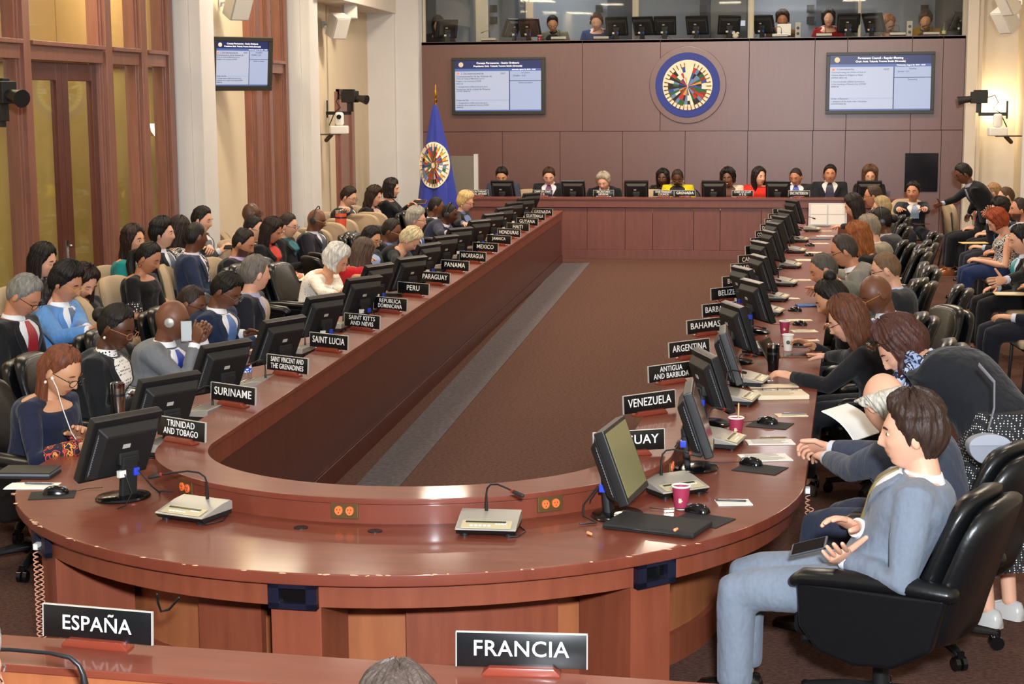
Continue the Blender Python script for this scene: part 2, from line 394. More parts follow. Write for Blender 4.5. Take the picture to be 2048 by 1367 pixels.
# low doorway beside the flag
m_ = MB(); m_.box((-5.46, YB-.03, .76), (.40, .06, 1.50)); dd = struct('door_3', m_, mat('grey door', '7d776c', .6))
m_ = MB(); m_.box((-5.225, YB-.035, .78), (.07, .07, 1.52)); struct('trim_%d' % k, m_, PLASTW); k += 1
m_ = MB(); m_.box((2.06, YB-.01, 1.235), (.52, .03, .62)); g_ = obj('wall_panel', m_, mat('dark glass panel', '14161f', .12), bevel=.004)
tag(g_, 'square dark panel set into the veneer wall behind the standing man', 'panel')
# interpreters' booth above the back wall
BW = mat('booth wall', '7e858f', .7); BWD = mat('booth dark wall', '41464e', .7)
m_ = MB(); m_.box((XC, 30.0, 4.0), (9.6, .1, 2.6)); struct('wall_booth', m_, BW)
m_ = MB(); m_.box((XC, 28.9, 2.62), (9.6, 2.3, .1)); struct('floor_booth', m_, mat('booth carpet', '3a3733', .9))
m_ = MB(); m_.box((XC+.02, 27.9, 3.375), (XR-XL, .62, .04)); struct('trim_%d' % k, m_, mat('booth counter', '2a2725', .4)); k += 1
bd = MB()
for u0, u1 in ((851, 872), (1400, 1480), (1632, 1706), (1870, 1925), (1003, 1060), (1215, 1265)):
    a, b = atY(u0, 40, 29.9).x, atY(u1, 40, 29.9).x; bd.box(((a+b)/2, 29.9, 4.1), (b-a, .06, 2.0))
struct('wall_booth.001', bd, BWD)
bp = MB()
for u0, u1, Y in ((952, 976, 29.6), (1052, 1066, 28.4), (1265, 1278, 28.4), (1496, 1508, 27.75), (1716, 1722, 28.0), (1925, 1935, 27.7), (846, 851, 27.6)):
    a, b = atY(u0, 40, Y).x, atY(u1, 40, Y).x; bp.box(((a+b)/2, Y, 4.2), (b-a, .08, 1.66))
struct('trim_%d' % k, bp, mat('booth post', 'c4bda9', .6), bevel=.01); k += 1
for i, (u0, u1) in enumerate(((852, 1058), (1058, 1272), (1272, 1502), (1502, 1719), (1719, 1928))):
    a, b = atY(u0, 40, 27.62).x, atY(u1, 40, 27.62).x; m = MB(); m.box(((a+b)/2, 27.62, 4.2), (b-a-.02, .01, 1.58)); struct('window_%d' % wn, m, PANE, smooth=False); wn += 1
m_ = MB()
for u in (988, 1199, 1407, 1621, 1849):
    for v in (18, 41):
        q = atY(u, v, 29.9); m_.box((q.x, 29.86, q.z), (.13, .03, .13))
vt = obj('wall_vent', m_, BLKM); tag(vt, 'small square dark wall plates on the booth back wall', 'vent')
area_light('booth_lamp_light', (-4.2, 28.7, 4.95), (-4.2, 28.8, 0), .5, 40, (.9, .95, 1), 1.5)
area_light('booth_lamp_light.001', (-.2, 28.7, 4.95), (-.2, 28.8, 0), .5, 40, (.95, .95, 1), 1.5)
m_ = MB(); m_.box((XC, 29.0, 5.02), (9.6, 2.6, .05)); struct('ceiling_booth', m_, mat('ceiling white'))
# right wall sconce glowing behind the cameras
sc = thing('wall_sconce', 'glowing wall lamp beside the right camera brackets', 'lamp', (3.14, 27.5, 2.16))
m_ = MB(); m_.lathe([(.02, -.14), (.11, -.05), (.13, .03), (.12, .03), (.09, -.04), (.02, -.11)], 20); obj('lamp_shade', m_, mat('lamp glass', 'ffe3a6', .5, emit=9.0), sc)
m_ = MB(); m_.box((0, .04, -.03), (.06, .05, .16)); obj('bracket', m_, GOLD, sc)
pl = bpy.data.lights.new('sconce_light', 'POINT'); pl.energy = 16; pl.color = (1, .8, .45); pl.shadow_soft_size = .08
po = bpy.data.objects.new('sconce_light', pl); COL.objects.link(po); po.location = (3.14, 27.38, 2.26)
sc2 = thing('wall_sconce', 'glowing corridor lamp seen through the narrow window before the first white pier', 'lamp', (atY(315, 255, 20.8).x, 20.8, atY(315, 255, 20.8).z))
m_ = MB(); m_.lathe([(.02, -.14), (.08, -.05), (.10, .05), (.09, .05), (.07, -.04), (.02, -.11)], 20); obj('lamp_shade', m_, mat('lamp glass'), sc2)
m_ = MB(); m_.box((-.06, 0, -.03), (.06, .05, .16)); obj('bracket', m_, GOLD, sc2)
# ================================================================ emblem
EMC = atY(1375.5, 170, YB)
def flagcols():
    pal = ['b8322a', 'e9e4d4', '2f4f9a', 'd9a02e', '27613a', '6b86b5', '1d1d1d', '8f2a22', 'efe9da']
    return [mat('flag '+c, c, .7) for c in pal]
FC = flagcols()
def disc(r, y0, y1, n=64, T=None):
    m = MB(); m.loft([[(r*math.cos(2*math.pi*i/n), y, r*math.sin(2*math.pi*i/n)) for i in range(n)] for y in (y0, y1)]); return m
def fan(R, y, seed, n=34):
    """ring of small national flags on poles, all leaning in to one point"""
    rr = random.Random(seed); m = MB(); c = (0, -.06*R)
    for i in range(n):
        a = math.radians(98+344*(i+.5)/n); half = math.radians(344/n/2)*.96
        cols = [rr.randrange(len(FC)) for _ in range(3)]
        for b in range(3):
            r0 = [.03, .36, .58][b]*R; r1 = [.36, .58, .80][b]*R
            q = [(c[0]+r*math.cos(t), y, c[1]+r*math.sin(t)) for r, t in ((r0, a-half), (r1, a-half), (r1, a+half), (r0, a+half))]
            q2 = [(p[0], y-.004, p[2]) for p in q]
            m.loft([q, q2], mi=cols[b] if rr.random() < .7 else cols[0])
        d = Vector((math.cos(a-half), 0, math.sin(a-half))); p0 = Vector((c[0], y-.006, c[1]))
        m.tube([p0+d*.76*R, p0+d*.93*R], .006*R/.4, 5, mi=len(FC))
        m.tube([p0+d*.90*R, p0+d*.98*R], [.012*R/.4, .002], 5, mi=len(FC), dome=False)
    m.box((0, y-.003, -.84*R), (.34*R, .006, .10*R), mi=len(FC)+1)
    return m
STICK = mat('pole brown', '8a5a2a', .5); CRM = mat('seal cream', 'efe5c9', .7); BLU = mat('seal blue', '24378f', .6)
em = thing('emblem', 'round seal of flags on a blue ring over the podium', 'emblem', EMC)
obj('rim', disc(.625, -.035, .0), WOODD, em, bevel=.012)
obj('blue_ring', disc(.525, -.055, -.03), BLU, em, bevel=.008)
obj('cream_disc', disc(.405, -.062, -.05), CRM, em)
obj('flag_fan', fan(.40, -.066, 3), FC+[STICK, CRM], em, smooth=False)
# ================================================================ wall screens
SW = mat('screen white', 'd3d9ef', .3, ebase=.1, emit=.72); SN = mat('screen navy', '25346f', .3, ebase=.1, emit=.7); SB = mat('screen blue', '5f7cc0', .3, ebase=.1, emit=.7)
SP = mat('screen pale blue', 'c2cfee', .3, ebase=.1, emit=.72); ST = mat('screen text white', 'ffffff', .3, emit=.9); SD = mat('screen text grey', '434a66', .4, ebase=.1, emit=.5); SO = mat('screen orange', 'ef7b4a', .4, emit=.7)
FRM = mat('screen frame', '2b2c2a', .35)
def screen(name, loc, rz, w, h, lines, label, tilt=0.0, cat='screen'):
    t = thing(name, label, cat, loc, rz); t.rotation_euler = (tilt, 0, rz)
    m = MB(); m.box((0, .035, 0), (w, .07, h)); m.box((0, -.006, h/2-.025), (w, .02, .05)); m.box((0, -.006, -h/2+.03), (w, .02, .06))
    m.box((-w/2+.03, -.006, .005), (.06, .02, h-.112)); m.box((w/2-.03, -.006, .005), (.06, .02, h-.112)); obj('frame', m, FRM, t, bevel=.006)
    iw, ih = w-.12, h-.11; cz = .005; y = -.003
    def rect(nm, x0, x1, z0, z1, mt, dy):
        q = MB(); q.box(((x0+x1)/2*iw, y-dy, cz+(z0+z1)/2*ih), ((x1-x0)*iw, .002, (z1-z0)*ih)); return obj(nm, q, mt, t, smooth=False)
    rect('display', -.5, .5, -.5, .5, SW, 0)
    rect('title_bar', -.5, .5, .34, .5, SN, .001); rect('date_bar', -.5, .5, .29, .34, SB, .001)
    rect('side_column', .135, .5, -.48, .29, SP, .001); rect('divider', .13, .14, -.48, .29, SN, .002); rect('divider', .14, .5, .09, .1, SN, .002)
    rect('footer_bar', -.5, .5, -.5, -.475, SB, .002); rect('band', -.5, .13, -.30, -.27, SP, .002)
    q = MB(); q.ell((-.43*iw, y-.004, cz+.42*ih), (.05*ih, .003, .05*ih)); obj('logo', q, CRM, t)
    q = MB(); q.ell((-.465*iw, y-.004, cz+.245*ih), (.028*ih, .003, .022*ih)); obj('speech_mark', q, SO, t)
    for (s, x, z, hh, wd, mt, al) in lines:
        me = text_mesh(s, wd*iw, hh*ih, mt, .001, fit=True, align=al)
        link('writing', me, t, (x*iw, y-.004, cz+z*ih), (math.pi/2, 0, 0))
    return t
L1 = [('Consejo Permanente - Sesión Ordinaria', .0, .445, .05, .60, ST, 'CENTER'), ('Presidente: Emb. Yolanda Yvonne Smith (Grenada)', .0, .385, .045, .70, ST, 'CENTER'), ('miércoles, agosto 22, 2018 - 10:33', .30, .315, .032, .38, ST, 'CENTER'),
      ('2. Día Internacional de', -.43, .245, .036, .34, SD, 'LEFT'), ('10:57', .06, .245, .034, .09, SD, 'CENTER'), ('Conmemoración de las Víctimas de', -.485, .19, .036, .5, SD, 'LEFT'), ('Actos de Violencia Motivados por la', -.485, .14, .036, .5, SD, 'LEFT'), ('Religión o las Creencias (CP/INF.', -.485, .09, .036, .45, SD, 'LEFT'), ('8041/18)', -.485, .04, .036, .13, SD, 'LEFT'),
      ('3. Quingentésimo (500) aniversario de la', -.485, -.02, .036, .55, SD, 'LEFT'), ('fundación de la ciudad de Panamá', -.485, -.065, .036, .46, SD, 'LEFT'), ('(CP/INF. 8048/18)', -.485, -.11, .036, .26, SD, 'LEFT'),
      ('Orden del Día', -.485, -.285, .03, .18, SD, 'LEFT'), ('1. Quingentésimo (500) aniversario de la', -.485, -.34, .036, .55, SD, 'LEFT'), ('fundación de la ciudad de Panamá (CP/INF.', -.485, -.385, .036, .56, SD, 'LEFT'), ('8048/18)', -.485, -.43, .036, .13, SD, 'LEFT'),
      ('Uso palabra', .32, .25, .034, .18, SD, 'CENTER'), ('- Orador : 6.21', .16, .20, .034, .2, SD, 'LEFT'), ('Solicita uso palabra', .32, .055, .034, .3, SD, 'CENTER')]
L2 = [('Permanent Council - Regular Meeting', .0, .445, .05, .58, ST, 'CENTER'), ('Chair: Amb. Yolanda Yvonne Smith (Grenada)', .0, .385, .045, .62, ST, 'CENTER'), ('Wednesday, August 22, 2018 - 10:33', .30, .315, .032, .38, ST, 'CENTER'),
      ('2. International Day', -.43, .245, .036, .3, SD, 'LEFT'), ('10:57', .06, .245, .034, .09, SD, 'CENTER'), ('Commemorating the Victims of Acts of', -.485, .19, .036, .52, SD, 'LEFT'), ('Violence Based on Religion or Belief', -.485, .14, .036, .5, SD, 'LEFT'), ('(CP/INF. 8041/18)', -.485, .09, .036, .26, SD, 'LEFT'),
      ('3. Five Hundredth (500th) Anniversary', -.485, .02, .036, .53, SD, 'LEFT'), ('of the Founding of Panama City (CP/INF.', -.485, -.025, .036, .53, SD, 'LEFT'), ('8048/18)', -.485, -.07, .036, .13, SD, 'LEFT'),
      ('Order of Business', -.485, -.285, .03, .24, SD, 'LEFT'), ('1. Adoption of the draft order of business', -.485, -.34, .036, .56, SD, 'LEFT'), ('(CP/OD.2204/18)', -.485, -.385, .036, .24, SD, 'LEFT'),
      ('Speaking', .32, .25, .034, .15, SD, 'CENTER'), ('- Sponsor : 6.21', .16, .20, .034, .2, SD, 'LEFT'), ('Requesting', .32, .055, .034, .2, SD, 'CENTER')]
a = atY(996, 172, YB-.08); screen('wall_screen', a, 0, 1.57, .94, L1, 'flat wall screen with Spanish agenda left of the round seal')
a = atY(1760, 166, YB-.08); screen('wall_screen', a, 0, 1.70, .98, L2, 'flat wall screen with English agenda right of the round seal')
tv = screen('wall_screen', online(484, 128, -6.30+.34, -.036), rad(47), .80, .62, L1[:3]+L1[3:8]+L1[12:16]+L1[16:], 'tilted black television hung from the white pier at left', tilt=rad(6))
m_ = MB(); m_.box((-.1, .12, .05), (.18, .12, .3)); m_.tube([(-.1, .15, .1), (-.4, .42, .16)], .025, 8); m_.box((-.42, .44, .16), (.05, .05, .2)); obj('bracket', m_, BLK, tv)
# ================================================================ flag on its pole
fg = thing('flag', 'blue flag with a round white seal drooping from a pole in the far left corner', 'flag', (-5.60, 25.95, 0))
m_ = MB(); m_.tube([(0, 0, .03), (.02, 0, 2.42)], .016, 10); obj('pole', m_, mat('flag pole', '7a4a22', .4), fg)
m_ = MB(); m_.lathe([(.17, 0), (.17, .03), (.05, .06), (.02, .12)], 20); obj('base', m_, GOLD, fg)
m_ = MB(); m_.lathe([(.022, 2.40), (.03, 2.44), (.012, 2.47), (.03, 2.52), (.005, 2.68)], 12, T=T3((.02, 0, 0))); obj('finial', m_, GOLD, fg)
rows = []; nr, na = 24, 60
for i in range(nr+1):
    t = i/nr; z = 2.36-1.72*t; w = .035+.27*t**.8
    ring = []
    for j in range(na):
        th = 2*math.pi*j/na; fold = 1+(.18*math.sin(5*th+1.0)+.10*math.sin(9*th+t*2))*min(1, t*2.2)
        ring.append((.02-.01+w*math.cos(th)*fold, -.02+w*.55*math.sin(th)*fold, z+.05*t*math.cos(th)))
    rows.append(ring)
m_ = MB(); m_.loft(rows); cl = obj('cloth', m_, mat('flag blue cloth', '26359a', .75, sheen=.3), fg)
def flagfront(x, z):
    t = min(1, max(0, (2.36-z)/1.72)); w = .035+.27*t**.8; c = max(-.98, min(.98, (x-.01)/w)); th = -math.acos(c); fold = 1+(.18*math.sin(5*th+1.0)+.10*math.sin(9*th+t*2))*min(1, t*2.2)
    return -.02+w*.55*math.sin(th)*fold
m_ = MB(); n = 40; ctr = (0.0, 1.42); rr = [0, .08, .16, .24, .31]
def seal_pt(r, a, off): 
    x = ctr[0]+r*math.cos(a)*.80; z = ctr[1]+r*math.sin(a)*1.18; return (x, flagfront(x, z)-off, z)
top = [[seal_pt(r, 2*math.pi*j/n, .022) for j in range(n+1)] for r in rr]; bot = [[seal_pt(r, 2*math.pi*j/n, -.01) for j in range(n+1)] for r in rr]
m_.slab(top, bot); obj('seal', m_, CRM, cl)
m_ = MB(); rq = random.Random(5)
for i in range(30):
    a = 2*math.pi*(i+.5)/30; h = .085
    for b, (r0, r1) in enumerate(((.04, .12), (.12, .19), (.19, .25))):
        t_ = [[seal_pt(r, a+k*h, .034) for k in (-1, 1)] for r in (r0, r1)]; b_ = [[seal_pt(r, a+k*h, .015) for k in (-1, 1)] for r in (r0, r1)]
        m_.slab(t_, b_, mi=rq.randrange(len(FC)))
    m_.tube([seal_pt(.05, a-h, .036), seal_pt(.285, a-h, .036)], .006, 5, mi=len(FC))
obj('flag_fan', m_, FC+[STICK], cl, smooth=False)
# ================================================================ speakers and cameras on the piers
GREYSP = mat('pale grey speaker', 'b9b9b6', .5)
def wallspeaker(loc, rz, label, tiltx=.5, s=1.0):
    t = thing('wall_speaker', label, 'speaker', loc, rz)
    m = MB(); m.box((0, 0, 0), (.26*s, .20*s, .34*s), T=T3((0, 0, 0), tiltx)); obj('cabinet', m, GREYSP, t, bevel=.015)
    m = MB(); m.box((0, -.104*s, 0), (.22*s, .006, .30*s), T=T3((0, 0, 0), tiltx)); obj('grille', m, mat('speaker grille', 'd2d0ca', .7, bump=.4, bscale=300), t)
    m = MB(); m.tube([(0, .08, 0), (-.06, .2, .03), (-.06, .27, .03)], .014, 8); m.box((-.06, .28, .03), (.08, .02, .1)); obj('bracket', m, GREYSP, t)
    return t
wallspeaker(online(477, 8, -6.3+.30, -.036), rad(50), 'pale wall speaker high on the white pier above the tilted television')
wallspeaker(online(676, 52, -6.3+.30, -.036), rad(50), 'lower pale speaker of the pair above the left wall camera', .45)
wallspeaker(online(700, 22, -6.3+.34, -.036), rad(20), 'upper pale speaker of the pair above the left wall camera', -.2, .8)
wallspeaker(Vector((2.98, 24.9, 3.52)), rad(-55), 'pale wall speaker in the top right corner of the hall', .6, 1.05)
wallspeaker(Vector((2.88, 23.9, 3.70)), rad(-55), 'pale wall speaker cut by the top edge at far right', .6, .9)
def videocam(loc, rz, label, arm=.45):
    t = thing('video_camera', label, 'camera', loc, rz)          # looks along local +x
    m = MB(); m.box((0, 0, .02), (.24, .13, .17)); m.box((-.02, 0, .115), (.2, .06, .03)); obj('body', m, BLKM, t, bevel=.01)
    m = MB(); m.tube([(.1, 0, .0), (.2, 0, -.01), (.3, 0, -.03)], [.045, .05, .07], 14, dome=False); obj('lens', m, BLK, t)
    m = MB(); m.box((.0, 0, -.13), (.07, .07, .14)); m.box((-arm/2, 0, -.22), (arm, .05, .05)); m.box((-arm, 0, -.16), (.02, .1, .26)); obj('bracket', m, BLK, t, bevel=.004)
    m = MB(); m.tube([(-.11, .02, .02), (-.22, .03, .05), (-.27, .03, -.05), (-.2, .03, -.14), (-.3, .03, -.2), (-.4, .02, -.4)], .008, 6); obj('cable', m, BLK, t)
    return t
def domecam(loc, rz, label):
    t = thing('dome_camera', label, 'camera', loc, rz)
    m = MB(); m.box((0, 0, -.07), (.26, .2, .12)); obj('body', m, mat('white plastic', 'e2e0da', .4), t, bevel=.02)
    m = MB(); m.box((0, 0, .09), (.13, .12, .2)); obj('head', m, mat('white plastic'), t, bevel=.045, seg=4)
    m = MB(); m.tube([(0, -.05, .12), (0, -.075, .12)], .035, 14, dome=False); obj('lens', m, GLOSSK, t)
    m = MB(); m.box((-.16, 0, -.135), (.36, .12, .02)); m.tube([(-.12, 0, -.14), (-.2, 0, -.22)], .03, 8); obj('shelf', m, mat('shelf dark', '4a3524', .5), t)
    return t
videocam(online(700, 196, -6.3+.42, -.036), rad(-20), 'black video camera on an arm at the second white pier on the left wall')
domecam(online(679, 250, -6.3+.32, -.036), rad(10), 'white dome camera under the black camera on the left wall')
vc = videocam(online(4, 190, -6.3+.45, -.036), rad(-35), 'black video camera at the left edge of the photo')
videocam(Vector((2.68, 25.2, 2.40)), rad(180), 'black video camera on an arm beside the right wall lamp', .40)
domecam(Vector((2.93, 25.0, 2.0)), rad(185), 'white dome camera beneath the black camera by the wall lamp')
# ================================================================ the horseshoe table
YC, YE = 7.6, 24.6; ZTOP, ZLEDGE = .68, .79
def ucurve(rx, ry, n=44, ny=8):
    p = []
    for i in range(ny): y = YE-(YE-YC)*i/ny; p.append((XC-rx-.036*(y-YC), y))
    for i in range(n+1):
        a = math.pi+math.pi*i/n; p.append((XC+rx*math.cos(a), YC+ry*math.sin(a)))
    for i in range(1, ny+1): y = YC+(YE-YC)*i/ny; p.append((XC+rx+.036*(y-YC), y))
    return p
def uband(mb, c0, c1, z0, z1):
    A, B = ucurve(*c0), ucurve(*c1)
    mb.loft([[(a[0], a[1], z0), (b[0], b[1], z0), (b[0], b[1], z1), (a[0], a[1], z1)] for a, b in zip(A, B)])
tbl = thing('conference_table', 'long glossy cherry horseshoe table around the open carpet', 'table', (0, 0, 0))
m = MB(); uband(m, (1.2, 1.04), (1.85, 1.82), .632, ZTOP); obj('worktop', m, WOODT, tbl, bevel=.006)
m = MB(); uband(m, (1.0, .86), (1.23, 1.07), ZTOP-.02, ZLEDGE-.028); uband(m, (.99, .85), (1.24, 1.08), ZLEDGE-.026, ZLEDGE); obj('ledge', m, WOODT, tbl, bevel=.004)
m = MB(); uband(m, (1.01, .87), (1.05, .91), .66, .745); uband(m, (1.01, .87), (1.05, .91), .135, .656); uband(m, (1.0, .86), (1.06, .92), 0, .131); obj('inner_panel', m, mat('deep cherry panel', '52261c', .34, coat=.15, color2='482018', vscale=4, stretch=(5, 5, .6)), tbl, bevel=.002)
m = MB(); uband(m, (1.03, .89), (1.2, 1.06), .02, .74); obj('carcass', m, WOODD, tbl)
m = MB(); uband(m, (1.775, 1.745), (1.80, 1.77), .535, .634); obj('apron', m, WOODP, tbl, bevel=.003)
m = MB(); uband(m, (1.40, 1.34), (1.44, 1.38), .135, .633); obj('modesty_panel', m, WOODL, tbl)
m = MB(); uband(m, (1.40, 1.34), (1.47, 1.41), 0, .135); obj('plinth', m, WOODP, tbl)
def outer_frame(p, z=0.0):
    """matrix at a point of the near curve: local -y points outwards"""
    d = Vector((p.x-XC, min(0, p.y-YC)*1.0, 0)); d.normalize() if d.length else None
    return T3((p.x, p.y, z), rz=math.atan2(d.y, d.x)+math.pi/2)
JB = mat('blue-black steel', '17182a', .35, metal=.2)
for u, v in ((75, 1085), (590, 1187), (1297, 1142)):
    q = at(u, v, .585); d = Vector((q.x-XC, q.y-YC, 0)).normalized(); b = Vector((XC, YC, 0))
    T = T3((XC+d.x*1.79, YC+d.y*1.765, 0), rz=math.atan2(d.y, d.x)+math.pi/2)
    m = MB(); m.box((0, .17, .27), (.20, .34, .54), T=T); obj('pedestal', m, WOODP, tbl, bevel=.004)
    m = MB()
    for c, s in (((0, -.025, .625), (.19, .03, .022)), ((0, -.025, .545), (.19, .03, .022)), ((-.074, -.025, .585), (.042, .03, .10)), ((.074, -.025, .585), (.042, .03, .10)), ): m.box(c, s, T=T)
    j = obj('jack_box', m, JB, tbl)
    m = MB(); m.box((0, -.012, .585), (.15, .006, .09), T=T); obj('socket_recess', m, GLOSSK, j)
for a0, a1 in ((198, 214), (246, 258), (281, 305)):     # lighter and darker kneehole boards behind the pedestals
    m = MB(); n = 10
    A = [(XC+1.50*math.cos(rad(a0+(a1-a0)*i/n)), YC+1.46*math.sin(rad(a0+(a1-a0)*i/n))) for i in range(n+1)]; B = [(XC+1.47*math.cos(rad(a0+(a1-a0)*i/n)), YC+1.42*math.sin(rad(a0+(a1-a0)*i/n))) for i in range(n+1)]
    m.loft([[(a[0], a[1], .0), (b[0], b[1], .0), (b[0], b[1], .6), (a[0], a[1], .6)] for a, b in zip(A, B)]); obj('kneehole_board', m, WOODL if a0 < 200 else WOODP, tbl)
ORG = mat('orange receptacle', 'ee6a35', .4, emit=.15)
for u, v in ((371, 974), (685, 1023), (1092, 1003), (1293, 930), (1343, 852), (1481, 612)):
    q = at(u, v, .735)
    d = Vector((q.x-XC, q.y-YC, 0)) if q.y < YC else Vector((1 if q.x > XC else -1, 0, 0)); d.normalize()
    if q.y < YC:
        k = 1/math.sqrt((d.x/1.23)**2+(d.y/1.07)**2); c = Vector((XC+d.x*k, YC+d.y*k, .735))
        nrm = Vector((d.x/1.23**2, d.y/1.07**2, 0)).normalized()
    else: c = Vector((XC+(1.23+.036*(q.y-YC))*d.x, q.y, .735)); nrm = d
    T = T3(c, rz=math.atan2(nrm.y, nrm.x)+math.pi/2)
    m = MB(); m.box((0, -.003, 0), (.118, .01, .072), T=T); o = obj('outlet', m, mat('brass plate', '7a6440', .35, metal=.7), tbl, bevel=.003)
    for s in (-1, 1):
        m = MB(); m.prism([(s*.024+.017*math.cos(t*math.pi/8), .019*math.sin(t*math.pi/8)) for t in range(16)], 0, .006, T=T@T3((0, -.008, 0), rx=math.pi/2)); r_ = obj('receptacle', m, ORG, o)
        m = MB()
        for dx, dz in ((-.006, .004), (.006, .004), (0, -.009)): m.box((s*.024+dx, -.0135, dz), (.003, .003, .007), T=T)
        obj('socket_slots', m, mat('slot dark', '3a140a', .6), r_)
for u, v in ((602, 1055), (750, 1062)):
    q = at(u, v, ZTOP); m = MB(); m.lathe([(.03, 0), (.03, .004), (.02, .005), (.006, .003)], 24, T=T3(q)); obj('grommet', m, BLK, tbl)
m = MB(); rq = random.Random(11)
for i in range(46):
    a = rad(rq.uniform(200, 320)); L_ = rq.uniform(.004, .025); c = (XC+1.846*math.cos(a), YC+1.816*math.sin(a), ZTOP-.001-rq.random()*.004); m.ell(c, (L_, .004, .0025), 6, 4, T=Matrix.Identity(4))
o = obj('edge_chips', m, mat('bare wood', 'd8a888', .6), tbl)
m = MB(); m.tube([at(314, 1188, .60), at(316, 1205, .56), at(322, 1222, .52), at(338, 1218, .53), at(358, 1195, .60)], .005, 8); obj('cable_loop', m, BLK, tbl)
PODT = mat('podium top', '78443a', .4, spec=.4, coat=.2, color2='6c3c33', vscale=3, stretch=(1, 6, 1)); PODP = mat('podium veneer', '74443a', .4, spec=.5, coat=.05, color2='683c33', vscale=4, stretch=(5, 5, .6), detail=5)
# ================================================================ podium desk
DY = 25.36; DX0, DX1 = -4.98, 1.76
dais = thing('podium_desk', 'long cherry podium desk below the round seal', 'desk', (0, 0, 0))
m = MB(); m.box(((DX0+DX1)/2, DY+.10, .925), (DX1-DX0+.04, .26, .035)); obj('ledge', m, PODT, dais, bevel=.004)
m = MB(); m.box(((DX0+DX1)/2, DY+.46, .78), (DX1-DX0-.02, .50, .035)); obj('worktop', m, PODT, dais, bevel=.004)
m = MB(); m.box(((DX0+DX1)/2, DY+.21, .85), (DX1-DX0-.02, .03, .11)); obj('ledge_back', m, PODP, dais)
m = MB(); m.box(((DX0+DX1)/2, DY+.01, .85), (DX1-DX0, .05, .115)); m.box(((DX0+DX1)/2, DY+.02, .07), (DX1-DX0, .06, .14)); obj('rail', m, PODP, dais, bevel=.003)
xs = [DX0, -4.2]+[atY(u, 470, DY).x for u in (1174, 1250, 1305, 1387, 1440, 1522, 1600, 1700)]+[DX1]
for a, b in zip(xs, xs[1:]):
    m = MB(); m.box(((a+b)/2, DY+.03, .465), (b-a-.006, .03, .645)); obj('front_panel', m, PODP, dais, bevel=.002)
m = MB()
for x in (DX0+.02, DX1-.02): m.box((x, DY+.34, .46), (.04, .64, .90))
obj('end_panel', m, PODP, dais)
# ================================================================ nearest desk
fd = thing('front_desk', 'cherry desk along the bottom edge of the photo', 'desk', (-1.57, 4.58, 0), rad(-3.0))
m = MB(); m.box((0, -.115, .778), (5.6, .25, .026)); obj('ledge', m, WOODT, fd, bevel=.005)
m = MB(); m.box((0, -.115, .715), (5.58, .23, .10)); obj('ledge_front', m, WOODL, fd, bevel=.003)
m = MB(); m.box((0, -.56, .655), (5.6, .68, .05)); obj('worktop', m, WOODT, fd, bevel=.005)
m = MB(); m.box((0, -.02, .34), (5.58, .04, .68)); obj('back_panel', m, WOODP, fd)
m = MB(); m.box((.06, -.235, .725), (.12, .012, .07)); o = obj('outlet', m, mat('brass plate'), fd, bevel=.003)
for s in (-1, 1): m = MB(); m.ell((.06+s*.024, -.243, .725), (.017, .004, .019)); obj('receptacle', m, ORG, o)
# ================================================================ name plates
PLK = mat('nameplate black', '101113', .3); PLE = mat('nameplate edge', 'c9c6bd', .4, metal=.3); PBASE = mat('nameplate base wood', '7a3222', .3, coat=.3)
_plate = {}
def nameplate(lines, loc, rz, label, w=.345, h=.094, group=None):
    t = thing('nameplate', label, 'nameplate', loc, rz, group)
    if (w, h) not in _plate:
        m = MB(); m.box((0, 0, h/2+.02), (w, .008, h), T=T3(rx=rad(-4))); a = mesh_of(m, 'plate', PLK, bevel=.001)
        m = MB()
        for c, s in (((0, 0, h+.021), (w+.004, .010, .003)), ((w/2+.001, 0, h/2+.02), (.003, .010, h)), ((-w/2-.001, 0, h/2+.02), (.003, .010, h))): m.box(c, s, T=T3(rx=rad(-4)))
        b = mesh_of(m, 'rim', PLE)
        m = MB(); n = .105*w/.345; m.prism([(-n, 0), (n, 0), (n-.002, .008), (n-.02, .026), (-n+.02, .026), (-n+.002, .008)], -.028, .026, T=T3(rx=math.pi/2)); c = mesh_of(m, 'base', PBASE, bevel=.004)
        _plate[(w, h)] = (a, b, c)
    a, b, c = _plate[(w, h)]; link('plate', a, t); link('rim', b, t); link('base', c, t)
    n = len(lines); hh = h*(.46 if n == 1 else .33)
    for i, s in enumerate(lines):
        wd = min(w*(.84 if n == 1 else .80), len(s)*hh*(.98 if n == 1 else .80)); z = .02+h*(.56 if n == 1 else (.74 if i == 0 else .32)); me = text_mesh(s, wd, hh*(1.22 if 'Ñ' in s else 1), WHITEL, .0012, spacing=1.05)
        link('lettering', me, t, (0, -.0050+math.tan(rad(4))*z, z), (math.pi/2-rad(4), 0, 0))
    return t
LP = [('TRINIDAD|AND TOBAGO', 411, 884), ('SURINAME', 511, 810), ('SAINT VINCENT AND|THE GRENADINES', 616, 748), ('SAINT LUCIA', 696, 700), ('SAINT KITTS|AND NEVIS', 760, 658), ('REPUBLICA|DOMINICANA', 814, 622), ('PERU', 858, 590), ('PARAGUAY', 900, 567), ('PANAMA', 938, 542), ('NICARAGUA', 972, 523), ('MEXICO', 996, 504), ('JAMAICA', 1022, 488), ('HONDURAS', 1041, 474), ('HAITI', 1058, 462), ('GUYANA', 1076, 451), ('GUATEMALA', 1090, 440), ('GRENADA', 1105, 431)]
